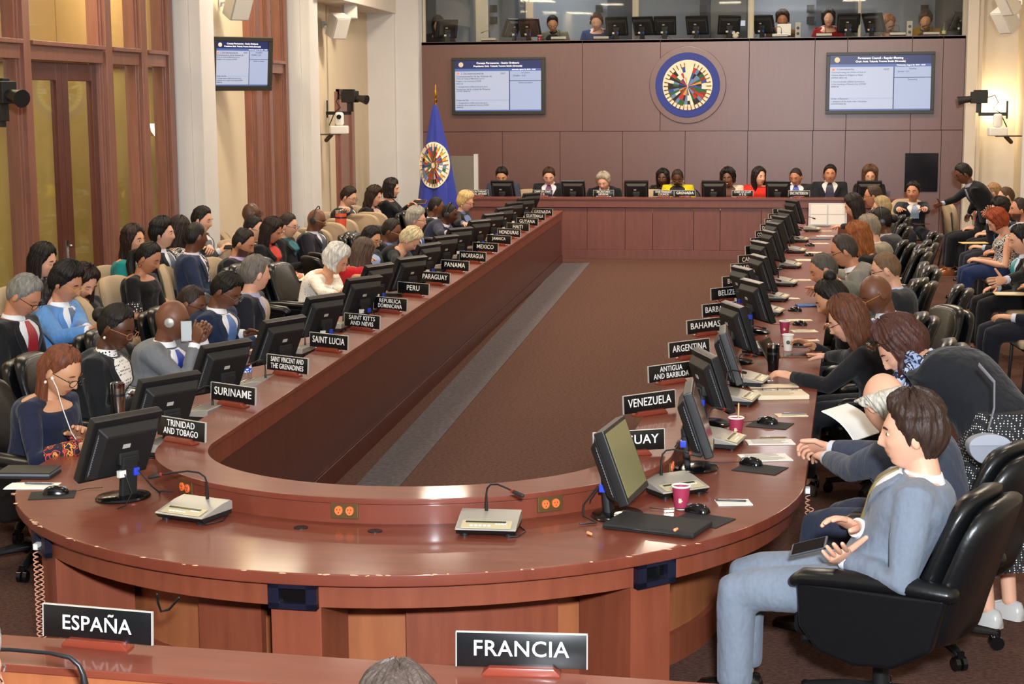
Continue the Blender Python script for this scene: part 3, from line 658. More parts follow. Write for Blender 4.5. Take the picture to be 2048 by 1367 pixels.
RP = [('VENEZUELA', 1247, 828), ('ANTIGUA|AND BARBUDA', 1297, 765), ('ARGENTINA', 1338, 715), ('BAHAMAS', 1374, 668), ('BARBADOS', 1405, 634), ('BELIZE', 1422, 600), ('BOLIVIA', 1445, 575), ('BRASIL', 1462, 548), ('CANADA', 1477, 530), ('CHILE', 1491, 510), ('COLOMBIA', 1502, 493), ('COSTA RICA', 1511, 478), ('DOMINICA', 1521, 464), ('ECUADOR', 1530, 452), ('EL SALVADOR', 1537, 442), ('ESTADOS|UNIDOS', 1546, 431)]
for s, u, v in LP:
    c = at(u, v, .812); th = rad(-28); nm = s.replace('|', ' ')
    nameplate(s.split('|'), (c.x-.175*math.cos(th), c.y-.175*math.sin(th), ZLEDGE), th, 'black nameplate engraved %s on the left table ledge' % nm, group='nameplates on the horseshoe table')
for s, u, v in RP:
    c = at(u, v, .812); th = rad(46 if s != 'VENEZUELA' else 44); nm = s.replace('|', ' ')
    nameplate(s.split('|'), (c.x+.175*math.cos(th), c.y+.175*math.sin(th), ZLEDGE), th, 'black nameplate engraved %s on the right table ledge' % nm, group='nameplates on the horseshoe table')
c = at(1186, 905, .812); th = rad(24); nameplate(['URUGUAY'], (c.x+.175*math.cos(th), c.y+.175*math.sin(th), ZLEDGE), th, 'black nameplate URUGUAY half hidden by the nearest right monitor', group='nameplates on the horseshoe table')
c = at(195, 1279, .812); nameplate(['ESPAÑA'], (c.x, c.y, ZLEDGE), rad(-6), 'large black nameplate engraved ESPAÑA on the nearest desk', w=.365, h=.10, group='nameplates on the nearest desk')
c = at(1043, 1333, .812); nameplate(['FRANCIA'], (c.x, c.y, ZLEDGE), rad(4), 'large black nameplate engraved FRANCIA on the nearest desk', w=.375, h=.10, group='nameplates on the nearest desk')
ZD = .9425
for s, u, lab, sz in (('SECRETARIAT|LEGAL AFFAIRS', 957, 'SECRETARIAT LEGAL AFFAIRS', 1), ('CHIEF OF STAFF|S G', 1085, 'CHIEF OF STAFF S G', 1), ('SECRETARY|GENERAL', 1207, 'SECRETARY GENERAL', 1), ('CHAIR PERMANENT|COUNCIL', 1327, 'CHAIR PERMANENT COUNCIL', 1), ('GRENADA', 1370, 'GRENADA before the yellow jacket', 1), ('CHIEF OF STAFF|A S G', 1485, 'CHIEF OF STAFF A S G', 1)):
    q = atY(u, 390, DY+.06); nameplate(s.split('|'), (q.x, q.y, ZD), 0, 'black podium nameplate engraved %s' % lab, w=.315, h=.088, group='nameplates on the podium')
q = atY(1598, 390, DY+.06); nameplate(['ERIC PATTERSON'], (q.x, q.y, ZD), 0, 'dark podium nameplate before the man in the blue tie, rightmost plate', w=.315, h=.088, group='nameplates on the podium')
# ================================================================ monitors
SCRN = mat('lit monitor screen', '7a7650', .15, emit=.16); SCRD = mat('dark monitor screen', '6b5a55', .12, emit=.05); LBL = mat('monitor sticker', 'b9b4ac', .5)
def make_monitor(scr=SCRD, lean=26):                                      # screen looks along local -y
    t = thing('monitor', 'm', 'monitor')
    w, h = .37, .325; zc = .245; T = T3((0, 0, zc), rx=rad(-lean))
    m = MB(); m.box((0, .012, 0), (w, .045, h), T=T); cs = obj('casing', m, BLK, t, bevel=.007)
    m = MB(); m.loft([[(x*s*w, .034+d, z*s2*h-.005) for x, z in ((-.5, -.5), (.5, -.5), (.5, .5), (-.5, .5))] for d, s, s2 in ((0, .90, .86), (.012, .88, .84), (.045, .74, .70), (.05, .70, .66))], T=T); bh = obj('back_housing', m, BLKM, t, bevel=.008)
    for sx in (-1, 1):
        m = MB(); m.box((sx*.41*w, .0505, -.005), (.018, .002, .22), T=T)
        for i in range(16): m.box((sx*.41*w, .052, -.10+i*.0125), (.016, .004, .005), T=T)
        obj('vent', m, GREY, t)
    m = MB(); m.box((.02, .0862, .045), (.038, .003, .02), T=T); obj('sticker', m, LBL, t, smooth=False)
    m = MB(); m.box((0, -.0115, .006), (w-.035, .002, h-.045), T=T); obj('screen', m, scr, t, smooth=False)
    m = MB()
    m.box((0, .062, .11), (.085, .03, .20), T=T3(rx=rad(-6))); m.box((0, .07, .19), (.11, .04, .06)); obj('neck', m, BLKM, t, bevel=.01)
    m = MB(); m.lathe([(.0, .0), (.118, .0), (.122, .006), (.115, .014), (.06, .022), (.0, .024)], 30, T=T3((0, .03, 0))@Matrix.Diagonal((1.05, .92, 1, 1))); obj('base', m, GLOSSK, t)
    m = MB(); m.box((-.03, .085, .125), (.03, .03, .035)); obj('plug', m, mat('blue plug', '2b45c4', .4), t, bevel=.004)
    m = MB(); m.box((.045, .085, .125), (.035, .02, .03)); obj('tag', m, mat('white plastic'), t)
    m = MB(); m.tube([(-.03, .11, .13), (-.06, .16, .06), (-.11, .15, .02), (-.16, .08, .008), (-.2, .14, .008)], .0035, 6); m.tube([(.045, .11, .125), (.05, .16, .05), (.1, .18, .008), (.16, .2, .008)], .003, 6); obj('cable', m, BLK, t)
    return t
MK = Kind(make_monitor()); MKL = Kind(make_monitor(SCRN, 20)); MKR = Kind(make_monitor(SCRD, 19))
LM = [(235, 912, 'the woman with white earbuds'), (324, 826, 'the TRINIDAD AND TOBAGO nameplate'), (437, 752, 'the SURINAME nameplate'), (553, 697, 'the SAINT VINCENT nameplate'), (637, 645, 'the SAINT LUCIA nameplate'), (716, 604, 'the SAINT KITTS nameplate'), (745, 575, 'the woman in white lace'), (812, 558, 'the PERU nameplate'), (846, 528, 'the PARAGUAY nameplate'), (881, 510, 'the PANAMA nameplate'), (911, 492, 'the NICARAGUA nameplate'), (950, 474, 'the MEXICO nameplate'), (978, 459, 'the JAMAICA nameplate'), (1000, 446, 'the HONDURAS nameplate'), (1020, 434, 'the HAITI nameplate'), (1044, 424, 'the GUYANA nameplate'), (1056, 413, 'the left GRENADA nameplate')]
for u, v, lab in LM:
    c = at(u, v, .865); th = rad(-117+random.uniform(-5, 5))       # screen normal
    d = Vector((math.cos(rad(153)), math.sin(rad(153)), 0)); MK.put((c.x, c.y, ZTOP), math.atan2(d.y, d.x)+math.pi/2+rad(random.uniform(-5, 5)), 'black desk monitor, back view, beside '+lab, 'monitors on the horseshoe table')
RM = [(1249, 942, -8, 1, 'the URUGUAY nameplate, showing its lit screen'), (1403, 856, 2, 0, 'the VENEZUELA nameplate'), (1430, 776, 20, 0, 'the ANTIGUA AND BARBUDA nameplate'), (1466, 724, 2, 0, 'the ARGENTINA nameplate'), (1482, 666, 22, 0, 'the BAHAMAS nameplate'), (1518, 613, 25, 0, 'the BARBADOS nameplate'), (1497, 583, 25, 0, 'the BELIZE nameplate'), (1530, 556, 20, 0, 'the BOLIVIA nameplate'), (1531, 524, 25, 0, 'the BRASIL nameplate'), (1549, 500, 20, 0, 'the CANADA nameplate'), (1556, 481, 22, 0, 'the CHILE nameplate'), (1568, 466, 25, 0, 'the COLOMBIA nameplate'), (1580, 452, 25, 0, 'the COSTA RICA nameplate'), (1592, 430, 25, 0, 'the ESTADOS UNIDOS nameplate')]
for u, v, ang, lit, lab in RM:
    c = at(u, v, .875); (MKL if lit else MKR).put((c.x, c.y, ZTOP), rad(90+ang), 'black desk monitor beside '+lab, 'monitors on the horseshoe table')
for u, lab in ((1007, 'man in the grey-blue jacket'), (1148, 'man in the purple tie'), (1273, 'grey-haired man, on his left side'), (1428, 'smiling woman in cream'), (1556, 'woman in red, between two plates'), (1738, 'woman with curly hair at the right end')):
    q = atY(u, 380, DY+.36); MK.put((q.x, q.y, .7975), math.pi+rad(random.uniform(-8, 8)), 'black podium monitor in front of the '+lab, 'monitors on the podium')
# ================================================================ microphone consoles
LCD = mat('console display', '2c3325', .25); CRED = mat('mic ring red', '8c1f1a', .4)
def make_console(mir=1, long=1.0):                                                # operator on local -y
    t = thing('microphone_console', 'c', 'microphone')
    W2 = .125
    prof = [(-.105, .030), (-.1, .036), (-.03, .052), (.03, .066), (.09, .072), (.105, .066), (.105, .030)]
    m = MB(); m.loft([[(s*W2, y, z) for y, z in prof] for s in (-1, 1)]); obj('cover', m, SILVER, t, bevel=.004)
    m = MB(); m.loft([[(s*(W2-.004), y, z) for y, z in ((-.105, .03), (.105, .04), (.10, .012), (-.085, .010))] for s in (-1, 1)]); m.lathe([(.018, 0), (.018, .014)], 12, T=T3((-.09, -.07, 0))); m.lathe([(.018, 0), (.018, .014)], 12, T=T3((.09, -.07, 0))); m.lathe([(.018, 0), (.018, .014)], 12, T=T3((0, .08, 0))); obj('base', m, BLK, t)
    Tp = T3((0, -.066, .0448), rx=rad(13))
    m = MB(); m.box((0, 0, .0015), (.205, .066, .003), T=Tp); p = obj('key_panel', m, mat('console panel', 'c2b795', .4, metal=.2), t, bevel=.0015)
    m = MB(); m.box((-.005, .018, .0035), (.165, .012, .002), T=Tp); obj('display', m, LCD, p)
    m = MB()
    for i in range(5): m.box((-.06+i*.018, -.014, .004), (.011, .006, .003), T=Tp)
    for i in range(4): m.box((.04+i*.012, .002, .004), (.008, .004, .003), T=Tp)
    obj('keys', m, WHITEL, p)
    g = [(-.02, .07, .066), (-.02, .07, .10), (-.02, .07, .14), (-.015, .068, .165), (.0, .062, .182), (.03, .05, .186), (.07, .03, .176), (.10, .012, .166)]
    g = [((-.02+(x+.02)*long)*mir, y, z) for x, y, z in g]; hx = (.10, .135, .093); hx = [(-.02+(x+.02)*long)*mir for x in hx]
    m = MB(); m.tube(g, [.008, .006]+[.0042]*6, 8); gn = obj('gooseneck', m, BLK, t)
    m = MB(); m.tube([(hx[0], .012, .166), (hx[0]+.04*mir, -.008, .155)], .0085, 10); obj('mic_head', m, BLKM, gn)
    m = MB(); m.tube([(hx[0]-.008*mir, .016, .168), (hx[0], .012, .166)], .0088, 10, dome=False); obj('mic_ring', m, CRED, gn)
    m = MB(); m.tube([(.09, -.09, .006), (.13, -.08, .005), (.15, .0, .005), (.11, .09, .005)], .003, 6); obj('cable', m, BLK, t)
    return t
CK = Kind(make_console()); G = 'microphone consoles on the horseshoe table'
q = at(978, 1062, ZTOP); CK.put(q, rad(2), 'silver microphone console alone on the near curve above the FRANCIA plate', G)
CKL = Kind(make_console(-1, 1.7)); q = at(388, 1035, ZTOP); CKL.put(q, rad(-18), 'silver microphone console on the near left curve, above the ESPAÑA plate', G)
q = at(1347, 985, ZTOP); CK.put(q, rad(38), 'silver microphone console behind the pink cup, beside the URUGUAY monitor', G)
RL = [(1444, 890, 'the VENEZUELA monitor'), (1478, 805, 'the ANTIGUA AND BARBUDA monitor'), (1500, 768, 'the ARGENTINA monitor'), (1520, 706, 'the BAHAMAS monitor'), (1540, 628, 'the BARBADOS monitor'), (1553, 600, 'the BELIZE monitor'), (1572, 570, 'the BOLIVIA monitor'), (1582, 535, 'the BRASIL monitor'), (1592, 505, 'the CANADA monitor'), (1600, 483, 'the CHILE monitor'), (1625, 462, 'the COLOMBIA monitor')]
for u, v, lab in RL:
    q = at(u, v, ZTOP); CK.put(q, rad(80), 'silver microphone console on the right table behind '+lab, G)
LLs = [(300, 905, 'TRINIDAD AND TOBAGO'), (400, 835, 'SURINAME'), (508, 778, 'SAINT VINCENT'), (590, 710, 'SAINT LUCIA'), (668, 660, 'SAINT KITTS'), (735, 622, 'REPUBLICA DOMINICANA'), (790, 590, 'PERU'), (835, 563, 'PARAGUAY'), (873, 540, 'PANAMA'), (905, 520, 'NICARAGUA'), (940, 500, 'MEXICO'), (965, 485, 'JAMAICA')]
for u, v, lab in LLs:
    q = at(u, v, ZTOP); x = q.x
    CK.put((max(x, XC-1.70-.036*(q.y-YC)), q.y, ZTOP), rad(-95), 'microphone console on the left table half hidden behind the %s monitor' % lab, G)
q = at(165, 1395, .68); g = thing('microphone', 'black gooseneck microphone bending over the nearest desk at bottom left', 'microphone', q, 0)
b0 = at(168, 1367, .70)-q
m = MB(); pts = [Vector((atY(168, 1340, 4.12).x, 4.12, .68))-q]+[atY(a_, b_, 4.12)-q for a_, b_ in ((169, 1366), (166, 1348), (158, 1330), (140, 1314), (100, 1305), (20, 1298), (-60, 1297))]
m.tube(pts, [.011, .011, .008, .007, .007, .006, .006, .006], 10); obj('gooseneck', m, BLK, g)
m = MB(); m.lathe([(.05, -.01), (.05, .0), (.02, .015)], 16, T=T3(pts[0])); obj('base', m, BLK, g)
# ================================================================ chairs
def make_exec():                                                   # sitter looks along local +y
    t = thing('office_chair', 'x', 'chair')
    m = MB(); m.box((0, .02, .415), (.50, .50, .11)); m.box((0, .02, .345), (.47, .46, .06)); obj('seat', m, LEATHER, t, bevel=.035, seg=3)
    def pad(hw, z0, z1, d0, d1, y0, kk=((-1, .80), (-.8, .93), (-.3, 1.0), (.3, 1.0), (.8, .95), (1, .84)), rake=.30):
        rings = []; zc, hz = (z0+z1)/2, (z1-z0)/2
        for d, k in kk:
            r = []
            for a in [2*math.pi*j/32 for j in range(32)]:
                c, sn = math.cos(a), math.sin(a); x = hw*k*math.copysign(abs(c)**.5, c); z = zc+hz*(1-(1-k)*.5)*math.copysign(abs(sn)**.42, sn)
                x *= 1-.14*max(0, (z-zc)/hz)
                y = y0-(z-z0)*rake+(d1 if d > 0 else -d0)*abs(d)+.05*(x/hw)**2+(.022*math.sin((z-z0)/(z1-z0)*math.pi*2.2) if d > .5 else 0)
                r.append((x, y, z))
            rings.append(r)
        return rings
    m = MB(); m.loft(pad(.255, .40, .98, .02, .06, -.245)); obj('backrest', m, LEATHER, t, angle=60)
    m = MB(); m.loft(pad(.275, .38, .95, .045, .03, -.30)); obj('back_shell', m, LEATHER, t, angle=60)
    for s in (-1, 1):
        x0, x1 = s*.245, s*.315
        poly = [(-.36, .62), (-.30, .40), (-.16, .315), (.0, .30), (.14, .33), (.22, .42), (.235, .60), (.1, .605), (-.2, .61)]
        m = MB(); m.loft([[(x, y, z) for y, z in poly] for x in (x0, x1)]); obj('side_panel', m, LEATHER, t, bevel=.02, seg=3, angle=30)
        m = MB(); m.tube([(s*.28, -.36, .63), (s*.28, -.2, .635), (s*.28, .05, .625), (s*.28, .21, .61), (s*.28, .245, .59)], [(.034, .05), (.036, .054), (.036, .056), (.034, .054), (.026, .045)], 14); obj('armrest', m, LEATHER, t)
    m = MB(); m.tube([(0, 0, .10), (0, 0, .33)], .032, 14, dome=False); m.box((0, 0, .315), (.2, .24, .03)); obj('column', m, BLK, t)
    for i in range(5):
        a = 2*math.pi*i/5+.3; d = Vector((math.cos(a), math.sin(a), 0))
        m = MB(); m.tube([d*.02+Vector((0, 0, .115)), d*.17+Vector((0, 0, .10)), d*.31+Vector((0, 0, .075))], [(.026, .034), (.024, .03), (.016, .022)], 10); b = obj('base_leg', m, BLK, t)
        m = MB(); T = T3(d*.315+Vector((0, 0, .032)), rz=a)
        for s in (-1, 1): m.tube([(0, s*.006, 0), (0, s*.026, 0)], .031, 14, T=T, dome=False)
        m.box((0, 0, .04), (.03, .03, .03), T=T); obj('caster', m, GLOSSK, b)
    return t
XK = Kind(make_exec()); GX = 'black leather chairs at the horseshoe table'
BEI = mat('beige upholstery', 'b09a7e', .9, bump=.3, bscale=250); BEIF = mat('visitor chair frame', '4a3524', .5)
def make_visitor():
    t = thing('visitor_chair', 'v', 'chair')
    m = MB(); m.box((0, .02, .43), (.50, .48, .075)); obj('seat', m, BEI, t, bevel=.03, seg=3)
    pts = []
    for a in [2*math.pi*j/28 for j in range(28)]:
        c, s = math.cos(a), math.sin(a); pts.append((.255*math.copysign(abs(c)**.6, c), .235*math.copysign(abs(s)**.6, s)))
    m = MB(); m.loft([[(x*k, d+.06*(x/.255)**2, .73+z*k) for x, z in pts] for d, k in ((-.045, .9), (-.03, .98), (.0, 1.0), (.025, .97), (.04, .86))], T=T3((0, -.22, 0))@T3((0, 0, .5), rx=rad(10))@T3((0, 0, -.5))); obj('backrest', m, BEI, t)
    for sx in (-1, 1):
        m = MB(); m.tube([(sx*.25, .22, .0), (sx*.25, .2, .40)], .013, 8); obj('leg', m, BLK, t)
        m = MB(); m.tube([(sx*.25, -.3, .0), (sx*.25, -.22, .40), (sx*.25, -.27, .8)], .013, 8); obj('leg', m, BLK, t)
    m = MB(); m.box((0, .0, .385), (.5, .44, .02)); obj('seat_frame', m, BLK, t)
    return t
VK = Kind(make_visitor()); GV = 'beige visitor chairs along the hall'
# ================================================================ people
SKIN = {'fair': mat('skin fair', 'd9a489', .5, tone=True), 'tan': mat('skin tan', 'bb8061', .5, tone=True), 'olive': mat('skin olive', 'c9936f', .5, tone=True),
        'brown': mat('skin brown', '6e4430', .45, tone=True), 'dark': mat('skin dark', '52301f', .42, tone=True)}
def hairmat(c):
    return mat('hair '+c, c, .5, vary=.28, vscale=55, stretch=(1, 1, .25), bump=.5, bscale=130, bstretch=(1, 1, .18), spec=.3)
def cloth(c, rough=.85): return mat('cloth '+c, c, rough, bump=1.0, bdist=.03, bscale=6, bstretch=(1, 1.6, .8), sheen=.1, spec=.2, vary=.05, vscale=60)
SCLERA = mat('eye white', 'dcd6cc', .25); IRIS = mat('iris', '1c120c', .15); LASH = mat('lash line', '1a1210', .6)
LEATHSH = mat('shoe leather', '15110f', .18)
def g2(x, z, cx, cz, sx, sz): return np.exp(-((x-cx)/sx)**2-((z-cz)/sz)**2)
def head_shape(d, fem=0.0):
    """unit directions -> points of a head, metres; +y is the face"""
    x, y, z = d[:, 0].copy(), d[:, 1].copy(), d[:, 2].copy()
    X = .076*x; Y = .097*y; Z = .118*z
    lowr = np.clip(-z, 0, 1)
    X *= 1-.30*lowr**1.6; X *= 1+.05*np.clip(z, 0, 1)*(1-np.clip(z, 0, 1))*2
    back = (y < 0); Y = np.where(back, Y*(1-.30*lowr**1.2), Y*(1+.02*lowr)); Y += .012*np.clip(-z-.35, 0, 1)*(y > 0)
    Y -= .004
    f = np.clip((y-.05)/.35, 0, 1); xx, zz = X, Z; D = np.zeros_like(X)
    D += .004*g2(xx, zz, 0, .034, .05, .012)*(1-.5*fem)
    for s in (-1, 1):
        D -= .0085*g2(xx, zz, s*.031, .008, .016, .013)
        D += .0045*g2(xx, zz, s*.031, .009, .011, .008)
        D += .0045*g2(xx, zz, s*.042, -.022, .018, .014)
        D += .004*g2(xx, zz, s*.012, -.027, .008, .008)
    nz = np.clip((.022-zz)/.052, 0, 1); D += (.004+.022*nz)*np.exp(-(xx/(.0075+.004*nz))**2)*np.clip((zz+.041)/.012, 0, 1)*np.clip((.032-zz)/.012, 0, 1)
    D += .0055*g2(xx, zz, 0, -.051, .022, .0055)+.006*g2(xx, zz, 0, -.063, .018, .006)
    D -= .0035*g2(xx, zz, 0, -.057, .022, .0025)
    D += .007*g2(xx, zz, 0, -.094, .020, .014)-.003*g2(xx, zz, 0, -.077, .02, .006)
    Y += D*f
    return np.stack([X, Y, Z], 1)
def sphere_dirs(n=44, m=36):
    o = []
    for i in range(m+1):
        a = math.pi*(i+.02)/(m+.04)
        for k in range(n): t = 2*math.pi*k/n; o.append((math.sin(a)*math.sin(t), math.sin(a)*math.cos(t), -math.cos(a)))
    return np.array(o), n, m+1
_SD, _SN, _SM = sphere_dirs()
def lerp_tab(tab, x):
    return float(np.interp(x, [t[0] for t in tab], [t[1] for t in tab]))
HAIR = {  # limits of the hair cap (unit height) by angle from the face, thickness, extras
    'short': dict(lim=[(0, .74), (30, .72), (48, .58), (62, .36), (74, .14), (82, -.16), (88, .10), (98, .08), (106, -.18), (120, -.48), (180, -.56)], th=.015),
    'crop': dict(lim=[(0, .76), (30, .74), (50, .56), (64, .34), (76, .14), (84, -.04), (89, .12), (98, .10), (106, -.12), (120, -.42), (180, -.50)], th=.006),
    'thick': dict(lim=[(0, .70), (30, .66), (48, .50), (62, .28), (74, .06), (82, -.22), (88, -.02), (98, -.06), (106, -.35), (120, -.60), (180, -.72)], th=.026),
    'recede': dict(lim=[(0, .84), (30, .82), (50, .70), (66, .34), (82, -.10), (92, .04), (105, -.2), (120, -.5), (180, -.62)], th=.011),
    'fringe': dict(lim=[(0, .2), (70, .15), (82, -.1), (92, .02), (105, -.35), (120, -.66), (180, -.80)], th=.030, a0=58, ztop=.30),
    'smooth': dict(lim=[(0, .76), (30, .74), (50, .58), (66, .34), (78, .10), (86, -.06), (92, .10), (102, -.10), (120, -.5), (180, -.6)], th=.012),
    'long': dict(lim=[(0, .74), (25, .70), (42, .48), (56, .18), (66, -.12), (75, -.42), (100, -.5), (130, -.6), (180, -.62)], th=.020),
}
def hair_pts(a_deg, z, th, fem, rg):
    a = rad(a_deg); z = np.clip(z, -.999, .9995); c = math.sqrt(1-z*z)
    d = np.array([[c*math.sin(a), c*math.cos(a), z]]); p = head_shape(d, fem)[0]
    n = d[0]/np.array([.076, .097, .118]); n /= np.linalg.norm(n)
    return p, n
def hair_cap(mb, style, T, fem, seed, th_k=1.0):
    S = HAIR[style]; rg = random.Random(seed); n = 132; rows = 20; a0 = S.get('a0', 0); zt = S.get('ztop', .998); th = S['th']*th_k
    ph = rg.uniform(0, 6); top, bot = [], []
    if a0: angs = [a0+(360-2*a0)*j/n for j in range(n+1)]
    else: angs = [360*j/n for j in range(n+1)]
    for i in range(rows+1):
        k = i/rows; rt, rb = [], []
        for a in angs:
            ab = abs((a+180) % 360-180); zl = lerp_tab(S['lim'], ab)+.022*math.sin(rad(a)*19+ph)+.016*math.sin(rad(a)*47+ph)
            z = math.sin(math.asin(zt)*(1-k)+math.asin(max(-.95, min(.95, zl)))*k)
            p, nn = hair_pts(a, z, th, fem, rg)
            aj = a+6*math.sin(k*5+ph); t = th*(1+.16*math.sin(rad(aj)*5+ph+k*4)+.10*math.sin(rad(aj)*13+ph*2-k*6)+.10*math.sin(rad(aj)*29+k*3)+.07*math.sin(rad(aj)*41-k*5+ph))*(1-.75*k**5)*(.55+.45*min(1, k/.12) if a0 else 1)+(.006 if z > .5 else 0)*th/.014*(1-k**4)
            if k == 1: t = th*.35
            rt.append(tuple(p+nn*t)); rb.append(tuple(p-nn*.006))
        top.append(rt); bot.append(rb)
    mb.slab(top, bot, T)
def hair_fall(mb, T, Rw, L, a0, fem, seed, th=.022, wave=.010, taper=.75, back=.03, zstart=-.15, flare=1.06):
    """hair hanging from the sides and back of the head: follows the skull, then drops"""
    rg = random.Random(seed); n = 110; angs = [a0+(360-2*a0)*j/n for j in range(n+1)]; ph = rg.uniform(0, 6); top, bot = [], []
    R3 = T.to_3x3(); up = R3.inverted() @ Vector((0, 0, 1))
    rows = 14
    for i in range(rows+1):
        k = i/rows; rt, rb = [], []
        for a in angs:
            if k < .3:
                z = .45+(zstart-.45)*(k/.3); p, nn = hair_pts(a, z, th, fem, rg); q = T @ Vector(p); nw = R3 @ Vector(nn); nw.normalize()
                lift = th*(.6+.4*k/.3)*flare
            else:
                p, nn = hair_pts(a, zstart, th, fem, rg); q = T @ Vector(p); nw = R3 @ Vector(nn); nw.normalize(); nw.z = 0
                kk = (k-.3)/.7; ax = T @ Vector((0, -.02, -.02)); d = Vector((q.x-ax.x, q.y-ax.y, 0))
                sc = 1-(1-taper)*kk
                edge = abs((a-180)/(180-a0)); q = Vector((ax.x+d.x*sc, ax.y+d.y*sc-back*kk, q.z-L*kk*(1-.10*edge+.05*math.sin(a*.4+ph))))
                lift = th*(1-.5*kk**4)+wave*math.sin(rad(a)*9+kk*7+ph)*kk+wave*.6*math.sin(rad(a)*23+kk*5)*kk
            lift *= 1+.10*math.sin(rad(a)*17+ph+k*3)+.08*math.sin(rad(a)*37+ph-k*4)
            rt.append(tuple(q+nw*lift)); rb.append(tuple(q-nw*(.006+.010*(k > .3))))
        top.append(rt); bot.append(rb)
    mb.slab(top, bot)
TOR = [(0, .175, .130), (.12, .182, .135), (.3, .168, .122), (.5, .172, .124), (.68, .192, .132), (.80, .202, .126), (.88, .200, .110), (.93, .165, .092), (.97, .105, .076), (1.0, .066, .064)]
def make_hand(mb, W, d, n, side, s, pose='rest', curl=None):
    """palm and five fingers; d along the hand, n out of the back of the hand, thumb on the inner side"""
    d = d.normalized(); n = (n-d*n.dot(d)).normalized(); u = d.cross(n)*side          # u towards the thumb
    def pt(a, b, c): return W+(d*a+u*b+n*c)*s
    mb.tube([pt(-.045, 0, 0), pt(-.01, 0, 0), pt(.03, .002, 0), (pt(.065, .002, 0)), pt(.092, -.002, -.004)], [(.021*s, .027*s), (.019*s, .028*s), (.017*s, .037*s), (.015*s, .042*s), (.012*s, .038*s)], 14, hint=n)
    base = {'rest': 18, 'flat': 7, 'hold': 48, 'fist': 66, 'open': 12, 'point': 30}[pose] if curl is None else curl
    for i, (b, L, r) in enumerate(((.030, .078, .0088), (.0105, .086, .0092), (-.0095, .080, .0088), (-.029, .062, .0078))):
        p = [pt(.082-.004*abs(i-1), b, -.002)]; ang = 0.0; sp = (1.5-i)*.055
        dirr = (d+u*sp).normalized(); c = base+(i-1)*5+(20 if pose == 'point' and i > 0 else 0)
        for k, fr in enumerate((.45, .32, .23)):
            ang += rad(c*(.75, 1.0, .7)[k]); v = dirr*math.cos(ang)-n*math.sin(ang); p.append(p[-1]+v*(L*fr*s))
        mb.tube(p, [r*s*1.04, r*s, r*s*.92, r*s*.78], 9)
    t0 = pt(.018, .024, -.006); v1 = (d*.62+u*.72-n*.30).normalized(); v2 = (d*.88+u*.25-n*.40).normalized()
    if pose == 'open': v1 = (d*.45+u*.9).normalized(); v2 = (d*.5+u*.85).normalized()
    mb.tube([t0, t0+v1*.042*s, t0+v1*.042*s+v2*.030*s, t0+v1*.042*s+v2*.054*s], [.0135*s, .0115*s, .0105*s, .0085*s], 9)
def ik(S, Wt, l1, l2, pole):
    v = Wt-S; L = v.length
    if L > (l1+l2)*.985: v = v*((l1+l2)*.985/L); L = v.length; Wt = S+v
    a = (l1*l1-l2*l2+L*L)/(2*L); h = math.sqrt(max(0, l1*l1-a*a)); e = v.normalized(); p = (pole-e*pole.dot(e)).normalized()
    return S+e*a+p*h, Wt
